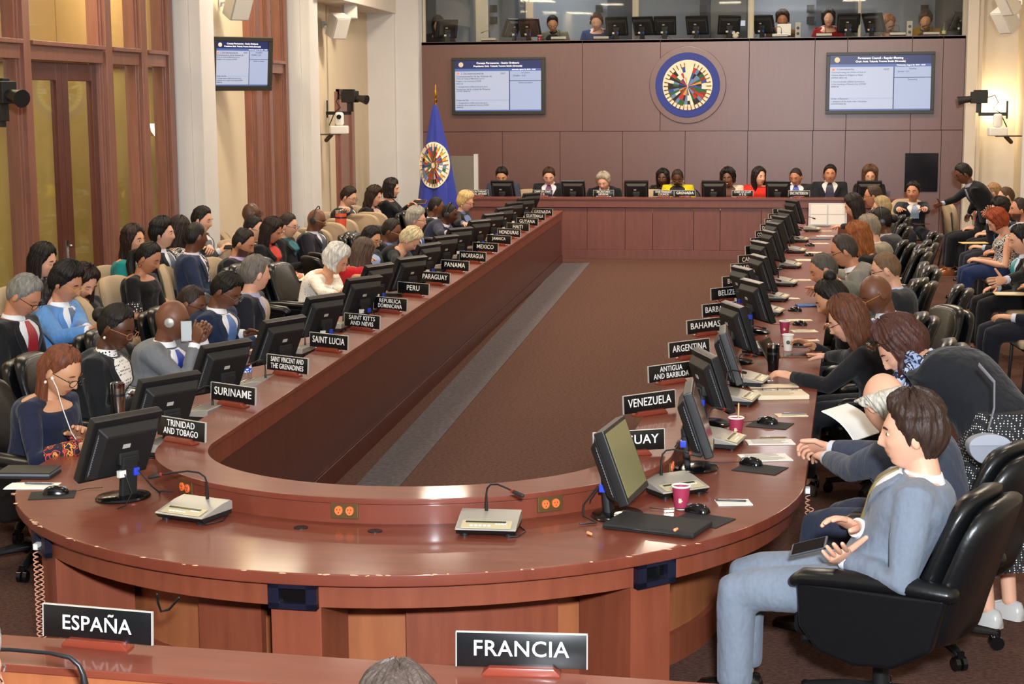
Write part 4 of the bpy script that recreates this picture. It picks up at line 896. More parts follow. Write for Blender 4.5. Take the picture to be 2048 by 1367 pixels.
def person(label, head, face, hip=None, look=(0, 20, 0), hands=None, skin='fair', hair=('short', '1a1512'), top=('suit', '1d2026', 'e8e8ea', '2f4f9a'), legs='1d2026', lvl=1, s=1.02, hs=1.10, glasses=None,
           fem=0.0, pose=('rest', 'rest'), lean=.20, seat=.44, stand=False, shoes='15110f', extras=(), group=None, wide=1.0, knee=0.0, eyes='down', handdir=None, nolegs=False, thigh=0.0, nk=.92, nofs=None, jl=None, zf=0.0):
    fz = rad(face); fwd = Vector((math.cos(fz), math.sin(fz), 0)); head = Vector(head)
    base = Vector((head.x, head.y, 0))-fwd*lean if hip is None else Vector((hip[0], hip[1], 0))
    rz = fz-math.pi/2; Rinv = Matrix.Rotation(-rz, 3, 'Z')
    loc = lambda p: Rinv @ (Vector(p)-base)
    Hd = loc(head); hipz = seat+.10*s if not stand else .90*s
    Hp = Vector((0, 0, hipz)); Rh = Matrix.Rotation(rad(look[0]), 3, 'Z') @ Matrix.Rotation(-rad(look[1]), 3, 'X') @ Matrix.Rotation(rad(look[2]), 3, 'Y')
    TH = Matrix.Translation(Hd) @ (Rh @ Matrix.Diagonal((hs, hs, hs))).to_4x4()
    w_ = (1.0-.11*fem)*wide*s
    half = Matrix.Rotation(rad(look[0]*.4), 3, 'Z') @ Matrix.Rotation(-rad(look[1]*.45), 3, 'X')
    N = Hd+half @ Vector((0, -.042, -.150*nk))*hs
    if nofs: N = Hd+Vector(nofs)
    mid = (Hp+N)/2+Vector((0, -.10 if N.y > .1 else -.03, .02))*s
    def sp(t): return Hp*(1-t)**2+mid*2*t*(1-t)+N*t*t
    def spt(t): return ((mid-Hp)*2*(1-t)+(N-mid)*2*t).normalized()
    def tpt(t, a, off=0.0, k=1.0):
        hw = np.interp(t, [q[0] for q in TOR], [q[1] for q in TOR])*w_*k+off; hd = np.interp(t, [q[0] for q in TOR], [q[2] for q in TOR])*s*(1+.12*(wide-1))*k+off
        if fem and .55 < t < .85: hd += .022*math.exp(-((t-.68)/.08)**2)*max(0, math.cos(a))*fem
        X = Vector((1, 0, 0)); f = X.cross(spt(t)); f = -f if f.y < 0 else f; f.normalize()
        ca, sa = math.cos(a), math.sin(a); e = .80
        return sp(t)+X*hw*math.copysign(abs(sa)**e, sa)+f*hd*math.copysign(abs(ca)**e, ca)
    def torso(mb, t0, t1, off, n=28, m=14, k=1.0):
        mb.loft([[tpt(t0+(t1-t0)*i/m, 2*math.pi*j/n, off, k) for j in range(n)] for i in range(m+1)])
    X = Vector((1, 0, 0)); sh = []
    for sd in (1, -1):
        c = sp(.875); f = X.cross(spt(.875)); f = -f if f.y < 0 else f
        sh.append(c+X*sd*.186*w_+f*.01)
    hnds = []
    for i, sd in enumerate((1, -1)):
        hnd = hands[i] if hands else None
        if hnd is None: t = Vector((sd*.10, .30 if not stand else .02, seat+.20 if not stand else .80*s)); t.x = sd*(.10 if not stand else .27)
        elif isinstance(hnd, (tuple, list, Vector)) and len(hnd) == 3: t = loc(hnd)
        else: t = Vector((hnd[0], hnd[1], hnd[2]))
        e, t = ik(sh[i], t, .29*s, .265*s, Vector((sd*.55, -.45, -.75)))
        hnds.append((e, t))
    body = MB(); HP = head_shape(_SD, fem)
    vs = [TH @ Vector(p) for p in HP]; n = _SN
    body.loft([vs[i*n:(i+1)*n] for i in range(_SM)])
    if lvl < 2 or True:
        for sd in (-1, 1): body.ell((0, 0, 0), (.008, .019, .031), 10, 8, T=TH @ T3((sd*.078, -.008, -.006), rx=rad(-12), rz=sd*rad(-18)))
    nr = .056*s*(1-.14*fem); nb = TH @ Vector((0, -.022, -.062)); nm = (nb+sp(.97))/2+Vector((0, -.004, 0))
    body.tube([sp(.90), sp(.98), nm, nb], [nr*1.35, nr*1.12, nr, nr], 18)
    torso(body, 0, 1.0, -.006 if top[0] != 'top' else -.003)
    for i, sd in enumerate((1, -1)):
        e, t = hnds[i]; S = sh[i]
        body.tube([sp(.86)+X*sd*.08*w_, S, S+(e-S)*.5, e, e+(t-e)*.35, t], [.055*s, .052*s*(1-.1*fem), .046*s*(1-.12*fem), .038*s, .039*s*(1-.1*fem), .026*s], 14)
    kn, an = [], []
    if not nolegs:
        for sd in (1, -1):
            if stand: K = Vector((sd*.095, .03+knee, .49*s)); A = Vector((sd*.09, -.02, .085))
            else: K = Vector((sd*.12, .44*s+thigh, max(seat+.07, zf+.47))); A = Vector((sd*.12, .46*s+thigh+knee, zf+.085))
            kn.append(K); an.append(A)
            body.tube([Hp+Vector((sd*.085*w_, 0, -.01)), K+Vector((0, -.03 if not stand else 0, -.01)), A], [.065*s, .042*s, .034*s], 12)
    vox = (.0052, .0085, .0125)[lvl]
    me = remeshed(body, 'person', SKIN[skin], vox, 2 if lvl < 2 else 1, .35)
    # lips a little redder than the skin
    nv = len(me.vertices); co = np.empty(nv*3); me.vertices.foreach_get('co', co); co = co.reshape(-1, 3)
    TI = np.array(TH.inverted()); hc = co @ TI[:3, :3].T+TI[:3, 3]
    lip = ((np.abs(hc[:, 0])/.025)**2+((hc[:, 2]+.057)/.0105)**2 < 1) & (hc[:, 1] > .05)
    tone = np.ones((nv, 4)); lc = (.80, .52, .52) if fem else (.86, .70, .68)
    if 'lipstick' in extras: lc = (.75, .25, .28)
    tone[lip, :3] = lc
    if 'beard' in extras:
        bd = (hc[:, 2] < -.035-.5*np.clip(np.abs(hc[:, 0])-.05, -1, 0)*0) & (hc[:, 2] > -.13) & (hc[:, 1] > .0) & ~lip & ~((hc[:, 2] > -.047) & (np.abs(hc[:, 0]) < .012) & False)
        bd &= (np.abs(hc[:, 0]) > .034) | (hc[:, 2] < -.043); tone[bd, :3] = (.22, .19, .18)
    ca = me.color_attributes.new('tone', 'FLOAT_COLOR', 'POINT'); ca.data.foreach_set('color', tone.ravel())
    hb = MB()
    for i, sd in enumerate((1, -1)):
        e, t = hnds[i]; d = (t-e).normalized()
        if handdir and handdir[i] is not None: d = Vector(handdir[i]).normalized()
        elif t.z < hipz+.35 and d.z < 0 and not stand: d = Vector((d.x-sd*.15, d.y, d.z*.25)).normalized()
        up = Vector((sd*.25, 0, 1)) if abs(d.z) < .8 else Vector((sd, -.3, 0))
        if pose[i] == 'hold': up = Vector((sd*.75, -.1, .5))
        if pose[i] == 'open': up = Vector((sd*1.0, 0, .3))
        make_hand(hb, t, d, up, -sd, s*1.05, pose[i])
    bm = bmesh.new(); bm.from_mesh(me); me2 = bpy.data.meshes.new('h'); me2.from_pydata([tuple(v) for v in hb.v], [], hb.f)
    b2 = bmesh.new(); b2.from_mesh(me2); bmesh.ops.recalc_face_normals(b2, faces=b2.faces); b2.to_mesh(me2); b2.free()
    c2 = me2.color_attributes.new('tone', 'FLOAT_COLOR', 'POINT'); c2.data.foreach_set('color', [1.0]*(4*len(me2.vertices)))
    bm.from_mesh(me2)
    for f in bm.faces: f.smooth = True
    bm.to_mesh(me); bm.free(); bpy.data.meshes.remove(me2); me.update()
    P_ = link('person', me, None, base, (0, 0, rz)); tag(P_, label, 'person', group)
    # ---- clothes
    kind = top[0]; cv = (.011, .016, .022)[lvl]; col = top[1]
    cm = col if not isinstance(col, str) else cloth(col)
    if kind == 'suit':
        j = MB(); torso(j, jl if jl is not None else (-.14 if not stand else -.20), .985, .020, k=1.0)
        for i, sd in enumerate((1, -1)):
            e, t = hnds[i]; S = sh[i]; tt = t+(e-t).normalized()*.035
            j.tube([sp(.86)+X*sd*.07*w_, S+Vector((0, 0, .004)), S+(e-S)*.5, e, e+(tt-e)*.5, tt], [.066*s, .070*s, .064*s, .055*s, .050*s, .041*s], 16, dome=False)
        link('jacket', remeshed(j, 'jacket', cm, cv, 5, .5), P_)
        sm = top[2] if not isinstance(top[2], str) else mat('shirt '+top[2], top[2], .8)
        def vhalf(t): return max(.012, (t-.42)/(.985-.42)*.52)*(1.0 if not fem else 1.15)
        def patch(fn0, fn1, t0, t1, o, th, m=12, n=6):
            A = [[tpt(t0+(t1-t0)*i/m, fn0(t0+(t1-t0)*i/m)*(1-j/n)+fn1(t0+(t1-t0)*i/m)*j/n, o) for j in range(n+1)] for i in range(m+1)]
            B = [[tpt(t0+(t1-t0)*i/m, fn0(t0+(t1-t0)*i/m)*(1-j/n)+fn1(t0+(t1-t0)*i/m)*j/n, o-th) for j in range(n+1)] for i in range(m+1)]
            q = MB(); q.slab(A, B); return q
        obj('shirt', patch(lambda t: -vhalf(t), vhalf, .43, .985, .0245, .012), sm, P_, angle=60)
        for sd in (1, -1):
            obj('lapel', patch(lambda t: sd*vhalf(t), lambda t: sd*(vhalf(t)+.05+.22*max(0, math.sin((t-.43)/.55*2.6))), .43, .985, .030, .012), cm, P_, angle=60)
        q = MB(); ax = (nm-sp(.97)).normalized(); c0 = sp(.955)+Vector((0, .004, 0)); c1 = sp(.975)+(nm-sp(.97))*.55
        q.tube([c0, (c0+c1)/2, c1], [nr*1.42, nr*1.30, nr*1.17], 20, dome=False); obj('collar', q, sm, P_, angle=60)
        if top[3]:
            tm = top[3] if not isinstance(top[3], str) else mat('tie '+top[3], top[3], .5)
            w0 = lambda t: (.030-.018*min(1, max(0, (t-.45)/.5)))/.12
            obj('tie', patch(lambda t: -w0(t), w0, .44, .985, .033, .010, n=2), tm, P_, angle=60)
        for i, sd in enumerate((1, -1)):
            e, t = hnds[i]; u_ = (e-t).normalized(); q = MB(); q.tube([t+u_*.05, t+u_*.012], [.038*s, .036*s], 16, dome=False); obj('cuff', q, sm, P_)
    else:
        sl = top[2]; tn = top[3] if len(top) > 3 else .925
        j = MB(); torso(j, -.12, tn, .012)
        for i, sd in enumerate((1, -1)):
            e, t = hnds[i]; S = sh[i]
            if sl == 'long': pts, rr = [S, S+(e-S)*.5, e, e+(t-e)*.5, t+(e-t).normalized()*.03], [.062, .058, .050, .047, .040]
            elif sl == 'short': pts, rr = [S, S+(e-S)*.6, S+(e-S)*.85], [.062, .060, .062]
            else: pts, rr = [S, S+(e-S)*.12], [.056, .05]
            j.tube([sp(.86)+X*sd*.07*w_]+pts, [.060*s]+[q*s*(1-.05*fem) for q in rr], 16, dome=False)
        link('top', remeshed(j, 'top', cm, cv, 4, .5), P_)
    if not nolegs:
        lm = cloth(legs)
        for i, sd in enumerate((1, -1)):
            K, A = kn[i], an[i]; q = MB()
            if 'skirt' not in extras:
                q.tube([Hp+Vector((sd*.075*w_, -.03, -.0)), Hp+Vector((sd*.085*w_, .10 if not stand else .0, -.01 if not stand else -.2)), K+Vector((0, -.06 if not stand else 0, .004 if not stand else .05)), K+Vector((0, .004, -.01)), K+(A-K)*.16, K+(A-K)*.5, A+Vector((0, 0, .03))], [.105*s, .098*s, .080*s, .076*s, .075*s, .069*s, .067*s], 16, dome=False)
                link('trousers', remeshed(q, 'trousers', lm, .016, 4), P_)
            q = MB(); q.loft([[(A.x+w*math.cos(a)*1.0, A.y+y, h*max(0, math.sin(a))+.003+zf) for a in [2*math.pi*k/14 for k in range(14)]] for y, w, h in ((-.075, .022, .05), (-.06, .036, .085), (0, .040, .095), (.07, .043, .07), (.14, .044, .05), (.18, .034, .04), (.20, .015, .02))])
            obj('shoe', q, mat('shoe '+shoes, shoes, .2), P_, angle=60)
    # ---- face and hair
    hm = hairmat(hair[1]) if hair else None
    if lvl < 2:
        for sd in (-1, 1):
            if eyes == 'open':
                q = MB(); q.ell((0, 0, 0), (.0125, .0045, .0055), 14, 8); o = obj('eye', q, SCLERA, P_); o.matrix_local = TH @ T3((sd*.031, .0790, .009), rz=sd*rad(-14))
                q = MB(); q.ell((0, .0024, 0), (.0056, .0032, .0054), 10, 6); i_ = obj('iris', q, IRIS, o)
            else:
                q = MB(); q.tube([(-.0135, -.002, .001), (-.005, .002, -.0018), (.005, .002, -.0018), (.0135, -.002, .001)], .0014, 6); o = obj('eyelash', q, LASH, P_); o.matrix_local = TH @ T3((sd*.031, .0850, .004), rz=sd*rad(-14))
            q = MB(); q.tube([(-.018, -.006, -.002), (-.008, .0, .003), (.006, .001, .002), (.017, -.004, -.003)], [(.0022, .002), (.0036, .002), (.0036, .002), (.0022, .002)], 6); o = obj('eyebrow', q, hairmat(hair[1] if hair and hair[1] not in ('c9c7c2', 'b9b3a6', 'd8c9a4', '8a8784') else '6b625a') if hair else LASH, P_); o.matrix_local = TH @ T3((sd*.033, .0885, .030), rz=sd*rad(-14))
    sd_ = abs(hash(label)) % 1000 if False else sum(ord(c) for c in label) % 997
    if hair:
        st = hair[0]; q = MB()
        if st in HAIR and st != 'long': hair_cap(q, st, TH, fem, sd_); obj('hair', q, hm, P_, angle=70)
        elif st in ('long', 'bob', 'curly', 'tail', 'bun', 'back'):
            hair_cap(q, 'long' if st not in ('tail', 'bun', 'back') else 'smooth', TH, fem, sd_, 1.5 if st == 'curly' else (1.3 if st == 'bob' else 1.0)); h_ = obj('hair', q, hm, P_, angle=70)
            if st in ('long', 'bob', 'curly', 'back'):
                q = MB(); L = hair[2] if len(hair) > 2 else (.30 if st == 'long' else .11)
                hair_fall(q, TH, Rh, L, {'bob': 58, 'back': 100}.get(st, 66), fem, sd_, th=.030 if st == 'curly' else .022, wave=.016 if st == 'curly' else .006, taper=.95 if st == 'bob' else .82, back=.0 if st == 'bob' else .05); obj('hair_fall', q, hm, h_, angle=70)
            if st == 'tail':
                q = MB(); b_ = TH @ Vector((0, -.105, .01)); q.tube([b_, b_+Vector((0, -.05, -.02)), b_+Vector((.01, -.07, -.12)), b_+Vector((.02, -.05, -.24)), b_+Vector((.02, -.03, -.34))], [.022, .034, .042, .036, .012], 14); obj('ponytail', q, hm, h_)
            if st == 'bun':
                q = MB(); bp_ = hair[2] if len(hair) > 2 else (0, -.10, .05); q.ell((0, 0, 0), (.042, .04, .042), 16, 12, T=TH @ T3(bp_)); obj('hair_bun', q, hm, h_)
    if glasses:
        gm = mat('frame '+glasses, glasses, .25); q = MB()
        for sd in (-1, 1):
            c = Vector((sd*.034, .108, .004)); q.tube([c+Vector((.024*math.cos(a), -.006*(sd*math.cos(a) > 0)*abs(math.cos(a)), .018*math.sin(a))) for a in [2*math.pi*k/18 for k in range(19)]], .0017, 6, dome=False)
            q.tube([c+Vector((sd*.024, -.006, .006)), (sd*.074, .05, .010), (sd*.082, -.005, .006), (sd*.080, -.02, -.008)], .0018, 6)
        q.tube([(-.011, .109, .006), (0, .113, .008), (.011, .109, .006)], .0017, 6); o = obj('glasses', q, gm, P_); o.matrix_local = TH
    for ex in extras:
        if ex == 'headset':
            q = MB(); q.tube([(.092*math.cos(a), -.02, .01+.135*math.sin(a)) for a in [math.pi*k/14 for k in range(15)]], .006, 8)
            for sd in (-1, 1): q.lathe([(.03, 0), (.034, .006), (.03, .016), (.01, .02)], 16, T=T3((sd*.082, -.01, -.006), ry=sd*math.pi/2))
            o = obj('headset', q, mat('headset grey', '2a2b2d', .35), P_); o.matrix_local = TH
        if ex == 'earpad':
            q = MB(); q.lathe([(.028, 0), (.03, .006), (.026, .014), (.008, .017)], 16, T=T3((.083, -.008, -.006), ry=math.pi/2)); o = obj('earpiece', q, SILVER, P_); o.matrix_local = TH
        if ex == 'earring':
            q = MB()
            for sd in (-1, 1): q.ell((sd*.084, -.004, -.048), (.007, .007, .009), 8, 6)
            o = obj('earring', q, mat('pearl', 'e6dccb', .2), P_); o.matrix_local = TH
        if ex == 'hoop':
            q = MB()
            for sd in (-1, 1): q.tube([(sd*.086, -.004+.011*math.sin(a), -.058+.017*math.cos(a)) for a in [2*math.pi*k/14 for k in range(15)]], .0025, 6, dome=False)
            o = obj('earring', q, GOLD, P_); o.matrix_local = TH
    P_['_head'] = 0; del P_['_head']
    return dict(o=P_, TH=TH, base=base, rz=rz, hands=hnds, tpt=tpt, sp=sp, sh=sh, kn=kn, an=an, Hp=Hp, N=N)
def world(R_, p):
    return Matrix.Translation(R_['base']) @ Matrix.Rotation(R_['rz'], 4, 'Z') @ Vector(p)
# ================================================================ who sits where
SL = -.036
def L_(u, v, x0): return online(u, v, x0, SL)
def chair_for(R_, label, back=0.0):
    f = R_['rz']; d = Vector((-math.sin(f), math.cos(f), 0)); c = R_['base']-d*back
    return XK.put((c.x, c.y, 0), f, label, GX)
def visitor_for(R_, label):
    f = R_['rz']; c = R_['base']; return VK.put((c.x, c.y, 0), f, label, GV)
FLORAL = blobs('floral print', ['15182c', '15182c', 'c8402e', '15182c', 'd98a3a', '15182c', '15182c'], 26)
POLKA = dots('polka blouse', 'e9e6e2', '1c1c22', 55, .30)
LACE = dots('white lace', 'e6e1da', 'b99c86', 38, .22)
GEO = blobs('patterned blouse', ['1d1f2a', 'd9d6d2', '1d1f2a', 'd9d6d2', '1d1f2a'], 30)
SPOTD = dots('spotted dress', '15161a', 'e8e6e1', 52, .30)
SPOTS = dots('spotted skirt', '17181c', 'dcdad6', 88, .27)
SCARF = blobs('blue scarf print', ['1d2440', '8c9cc0', '1d2440', 'b9c4d8', '27345e'], 24)
STRIPE = blobs('striped tie', ['251a2c', '251a2c', 'd8d2d0', '251a2c'], 20)
GT = 'delegates seated at the left table'; GR = 'delegates seated at the right table'; GA = 'advisers seated along the left wall'; GP = 'officials seated at the podium'; GB = 'interpreters in the booth'; GQ = 'advisers seated along the right wall'
def sk(*a): return a
# ---- left table
h = L_(122, 742, -3.70)
R1 = person('woman with long auburn hair, dark-rimmed glasses and white earbuds at near left', h, -12, look=(0, 30, 0), hands=[at(172, 892, .72), at(158, 868, .72)], skin='olive', hair=('back', '6b3a25', .34), top=('top', '1b2036', 'long', .90), legs='1a1d2c', lvl=0, fem=1, glasses='1b1a1c', lean=.16, extras=('earring',), group=GT)
chair_for(R1, 'black leather chair of the woman with white earbuds')
m = MB(); T = R1['TH']; e0 = T @ Vector((.083, .02, -.012)); q = R1['o'].matrix_world
m.tube([e0, e0+Vector((.004, .03, -.05)), e0+Vector((-.01, .05, -.16)), e0+Vector((-.03, .08, -.28)), e0+Vector((-.05, .12, -.36))], .0028, 6); m.ell(e0, (.009, .009, .010), 10, 8)
obj('earbud_cable', m, mat('white plastic'), R1['o'])
for i_ in (0, 1):
    e_, t_ = R1['hands'][i_]; m = MB(); m.tube([e_+(t_-e_)*.25, e_+(t_-e_)*.6, e_+(t_-e_)*.9], [.054, .053, .047], 16, dome=False); obj('floral_cuff', m, FLORAL, R1['o'], angle=60)
m = MB()
hh_ = R1['hands'][1][1]; hh2 = R1['hands'][0][1]
m.tube([hh_+Vector((.036*math.cos(a), -.05, .036*math.sin(a))) for a in [2*math.pi*k/16 for k in range(17)]], .004, 6, dome=False); obj('bracelet', m, GOLD, R1['o'])
h = L_(233, 655, -3.78)
R2 = person('woman in a black blazer over a white dotted blouse, hair tied back, looking down', h, 0, look=(-8, 24, 0), hands=[at(285, 800, .72), at(268, 790, .72)], skin='dark', hair=('bun', '17120f', (0, -.115, .02)), top=('suit', '17181b', POLKA, None), lvl=0, fem=1, glasses='a86a55', lean=.16, extras=('earring',), group=GT)
chair_for(R2, 'black leather chair of the woman in the dotted blouse')
h = L_(345, 640, -3.80)
R3 = person('bald man in a light grey suit and blue tie resting his chin on clasped hands', h, -5, look=(20, 14, 0), hands=[h+Vector((.17, -.06, -.13)), h+Vector((.18, .03, -.12))], handdir=[(.15, .35, .9), (-.15, .35, .9)], skin='brown', hair=None, top=('suit', '6f7277', 'e6e8ee', '2440a8'), legs='6f7277', lvl=0, lean=.14, extras=('earpad',), pose=('fist', 'fist'), group=GT)
chair_for(R3, 'black leather chair of the bald man with clasped hands')
h = L_(383, 608, -4.05)
R3b = person('bald man with thin glasses just behind the man with clasped hands', h, 0, look=(-5, 20, 0), skin='brown', hair=('crop', '2a201b'), top=('suit', '23242a', 'd9d9de', '30303a'), legs='23242a', lvl=1, glasses='2a2422', lean=.05, group=GT, seat=.36)
h = L_(452, 582, -3.80)
R4 = person('man in a navy suit, blue tie and rimless glasses reading his telephone', h, -8, look=(0, 34, 0), hands=[at(520, 678, .74), at(492, 668, .75)], skin='brown', hair=('short', '16130f'), top=('suit', '1c2a44', 'e9e9ee', '5577b5'), legs='1c2a44', lvl=0, glasses='6a6a70', lean=.14, pose=('hold', 'hold'), group=GT)
chair_for(R4, 'black leather chair of the man reading his telephone')
h = L_(512, 548, -3.86)
R5 = person('grey-haired bearded man in a black suit turning his head away', h, 4, look=(38, 4, 0), hands=[None, None], skin='fair', hair=('short', '6a635c'), top=('suit', '1b1d26', 'a9a8c8', 'b9a890'), legs='1b1d26', lvl=0, lean=.08, eyes='open', group=GT)
chair_for(R5, 'black leather chair of the man turning his head away')
h = L_(672, 520, -3.78)
R6 = person('white-haired woman in a white lace blouse looking down', h, -10, look=(0, 32, 0), hands=[at(716, 615, .72), at(705, 605, .72)], skin='olive', hair=('bob', 'c9c7c2', .07), top=('top', LACE, 'long', .93), legs='3a3a44', lvl=0, fem=.9, wide=1.12, lean=.20, glasses='b08a80', extras=('earring',), group=GT)
chair_for(R6, 'black leather chair of the white-haired woman in lace')
h = L_(726, 506, -3.86)
R7 = person('woman in a red short-sleeved top seen from behind, long brown hair', h, 42, look=(10, 18, 0), hands=[at(765, 570, .72), at(775, 580, .72)], skin='olive', hair=('long', '4d3d33', .32), top=('top', 'b3141f', 'short', .93), legs='22222a', lvl=1, fem=1, lean=.12, group=GT)
chair_for(R7, 'black leather chair of the woman in the red top')
h = L_(742, 478, -4.10)
R7b = person('man with dark hair and glasses leaning beside the woman in the red top', h, -18, look=(0, 22, 0), hands=[at(766, 524, .86), None], skin='olive', hair=('short', '191512'), top=('suit', '23252d', '9db4e4', None), legs='23252d', lvl=1, glasses='241f1e', lean=.10, seat=.36, group=GT)
h = L_(783, 462, -4.02)
R8 = person('dark-skinned man in a black suit with gold-rimmed glasses at the left table', h, -5, look=(0, 22, 0), skin='brown', hair=('recede', '241c18'), top=('suit', '141518', '7d92d0', None), legs='141518', lvl=1, glasses='b79a63', lean=.10, group=GT)
h = L_(820, 480, -3.76)
R8b = person('person with very short blond-white hair bending over the left table', h, -10, look=(0, 44, 0), hands=[at(850, 535, .72), at(846, 530, .72)], skin='fair', hair=('thick', 'cdbf9a'), top=('top', '17181c', 'long', .95), legs='17181c', lvl=1, lean=.26, fem=.4, group=GT)
chair_for(R8, 'black leather chair of the man with gold-rimmed glasses'); chair_for(R8b, 'black leather chair of the person with blond-white hair')
h = L_(833, 440, -3.92)
R9 = person('grey-haired man with glasses in a blue suit, upright at the left table', h, 0, look=(0, 8, 0), hands=[at(868, 495, .72), None], skin='fair', hair=('thick', '9a948a'), top=('suit', '2b2d52', 'dcdcea', '3b57a8'), legs='2b2d52', lvl=1, glasses='3a3230', lean=.10, eyes='open', group=GT)
chair_for(R9, 'black leather chair of the grey-haired man in blue')
h = L_(872, 414, -4.20)
R10 = person('man with dark hair and a white collar behind the man with a headset', h, 5, look=(10, 10, 0), skin='brown', hair=('crop', '17120f'), top=('suit', '26282c', 'e6e6ea', None), legs='26282c', lvl=1, lean=.05, seat=.38, group=GT)
h = L_(899, 428, -3.96)
R10b = person('man with a headset in a dark blue suit leaning over the left table', h, -6, look=(0, 16, 0), hands=[at(930, 480, .72), at(925, 470, .72)], skin='dark', hair=('crop', '1a1512'), top=('suit', '2d3046', 'c8c6dc', None), legs='2d3046', lvl=1, lean=.22, extras=('headset',), group=GT)
chair_for(R10b, 'black leather chair of the man with the headset')
h = L_(931, 404, -3.92)
R11 = person('blond woman with dark glasses in a black jacket, last at the left table', h, -12, look=(0, 20, 0), hands=[at(945, 462, .72), None], skin='fair', hair=('thick', 'cfae78'), top=('suit', '15161a', '6a7fb0', None), legs='15161a', lvl=1, fem=1, glasses='2a2022', lean=.14, extras=('earring',), group=GT)
chair_for(R11, 'black leather chair of the blond woman with glasses')
for u, v, lab in ((556, 590, 'empty black leather chair left of the white-haired woman, nearer one'), (592, 560, 'empty black leather chair left of the white-haired woman, farther one')):
    q = L_(u, v, -4.30); XK.put((q.x, q.y, 0), rad(-100), lab, GX)
# ---- rows by the left wall
def adv(label, u, v, x0, face, **k):
    vl = k.pop('vl', label); R_ = person(label, L_(u, v, x0), face, group=GA, **k); visitor_for(R_, 'beige chair under the '+vl); return R_
A1 = adv('grey-haired man with black glasses and a red tie at the left edge', 48, 592, -4.72, -5, vl='grey-haired man with the red tie', look=(0, 36, 0), skin='tan', hair=('short', '77756f'), top=('suit', '15161a', 'd9dce4', '9a2430'), legs='15161a', lvl=0, glasses='17181c', lean=.12)
A2 = adv('woman with dark hair in a bright red top', 92, 606, -4.90, 2, look=(-6, 6, 0), skin='fair', hair=('long', '1f1716', .28), top=('top', 'c01f2b', 'long', .92), legs='1b1b20', lvl=0, fem=1, eyes='open', lean=.04, extras=('lipstick',))
A3 = adv('man in a light blue suit with thin gold glasses', 133, 566, -4.74, -8, look=(0, 26, 0), hands=[L_(186, 660, -4.4), L_(180, 664, -4.45)], skin='tan', hair=('thick', '191513'), top=('suit', '5b8cc9', 'dfe6ee', '4a5a80'), legs='5b8cc9', lvl=0, glasses='c9a24a', lean=.12, pose=('hold', 'hold'))
A4 = adv('woman with long black hair and a printed scarf by the glass door', 86, 522, -5.75, -5, vl='woman with the printed scarf by the glass door', look=(0, 18, 0), skin='fair', hair=('long', '1b1514', .36), top=('top', '1f2027', 'long', .92), legs='1c1c22', lvl=1, fem=1, lean=.06)
m = MB(); N_ = A4['N']; m.tube([N_+Vector((.07*math.cos(a), .02+.075*math.sin(a), -.02+.012*math.sin(3*a))) for a in [2*math.pi*k/16 for k in range(17)]], .026, 8, dome=False); obj('scarf', m, SCARF, A4['o'])
A5 = adv('woman with long dark brown hair hiding her face, below the door handle', 168, 562, -5.25, -25, vl='woman with dark brown hair hiding her face', look=(0, 40, 0), skin='fair', hair=('long', '2a1b17', .42), top=('top', '191a1e', 'long', .93), legs='191a1e', lvl=1, fem=1, lean=.10)
A6 = adv('woman in a black dress with dotted cuffs and a black ponytail', 297, 516, -5.18, -6, look=(0, 28, 0), skin='tan', hair=('tail', '141112'), top=('top', '141417', 'short', .90), legs='1a1a1f', lvl=0, fem=1, lean=.08, extras=('hoop',))
q = MB(); e_, t_ = A6['hands'][0]; S_ = A6['sh'][0]; q.tube([S_+(e_-S_)*.62, S_+(e_-S_)*.90], .0645, 16, dome=False); obj('dotted_cuff', q, SPOTD, A6['o'])
A7 = adv('woman in a teal jacket half hidden behind the black dress', 268, 482, -5.62, -8, look=(-10, 2, 0), skin='olive', hair=('long', '2a1a17', .20), top=('top', '12787a', 'long', .92), legs='22222a', lvl=1, fem=1, eyes='open', lean=.06)
A8 = adv('young man with thick black hair in a dark suit looking aside', 325, 468, -5.50, 0, look=(6, 2, 0), skin='fair', hair=('thick', '15110f'), top=('suit', '191b22', 'e3e6ee', '6b6f80'), legs='191b22', lvl=1, eyes='open', lean=.05)
A9 = adv('woman in a black and white patterned blouse seen from behind', 360, 462, -5.75, 40, look=(15, 5, 0), skin='tan', hair=('long', '271a17', .22), top=('top', GEO, 'short', .94), legs='22222a', lvl=1, fem=1, lean=.04)
A10 = adv('man in a navy suit and striped tie turning towards the wall', 392, 474, -5.15, 10, look=(38, 4, 0), skin='brown', hair=('crop', '1a1411'), top=('suit', '27324c', 'd9cfe0', STRIPE), legs='27324c', lvl=0, lean=.02, eyes='open')
A11 = adv('man with swept dark hair holding a telephone by the first white pier', 404, 440, -5.78, -5, vl='man holding a telephone by the first white pier', look=(0, 14, 0), hands=[L_(443, 500, -5.5), L_(425, 506, -5.5)], skin='fair', hair=('short', '1a1512'), top=('suit', '55565c', 'cfd0d6', None), legs='55565c', lvl=1, lean=.05, pose=('hold', 'hold'))
A12 = adv('man with a dark beard in a black suit and lilac shirt', 487, 487, -4.86, -4, look=(0, 26, 0), skin='tan', hair=('recede', '17130f'), top=('suit', '191a1e', 'b9a3cf', None), legs='191a1e', lvl=1, lean=.08, extras=('beard',))
A13 = adv('woman with black-rimmed round glasses behind the bearded man', 508, 458, -5.35, -8, look=(0, 12, 0), skin='fair', hair=('smooth', '1c1716'), top=('top', '1b1c20', 'long', .93), legs='1b1c20', lvl=1, fem=1, glasses='151515', lean=.05, eyes='open')
A14 = adv('bald dark-skinned man in front of the wooden window frame', 503, 428, -5.70, 20, look=(15, 0, 0), skin='dark', hair=None, top=('suit', '26272c', 'c8c8d0', None), legs='26272c', lvl=1, glasses='222222', lean=.04)
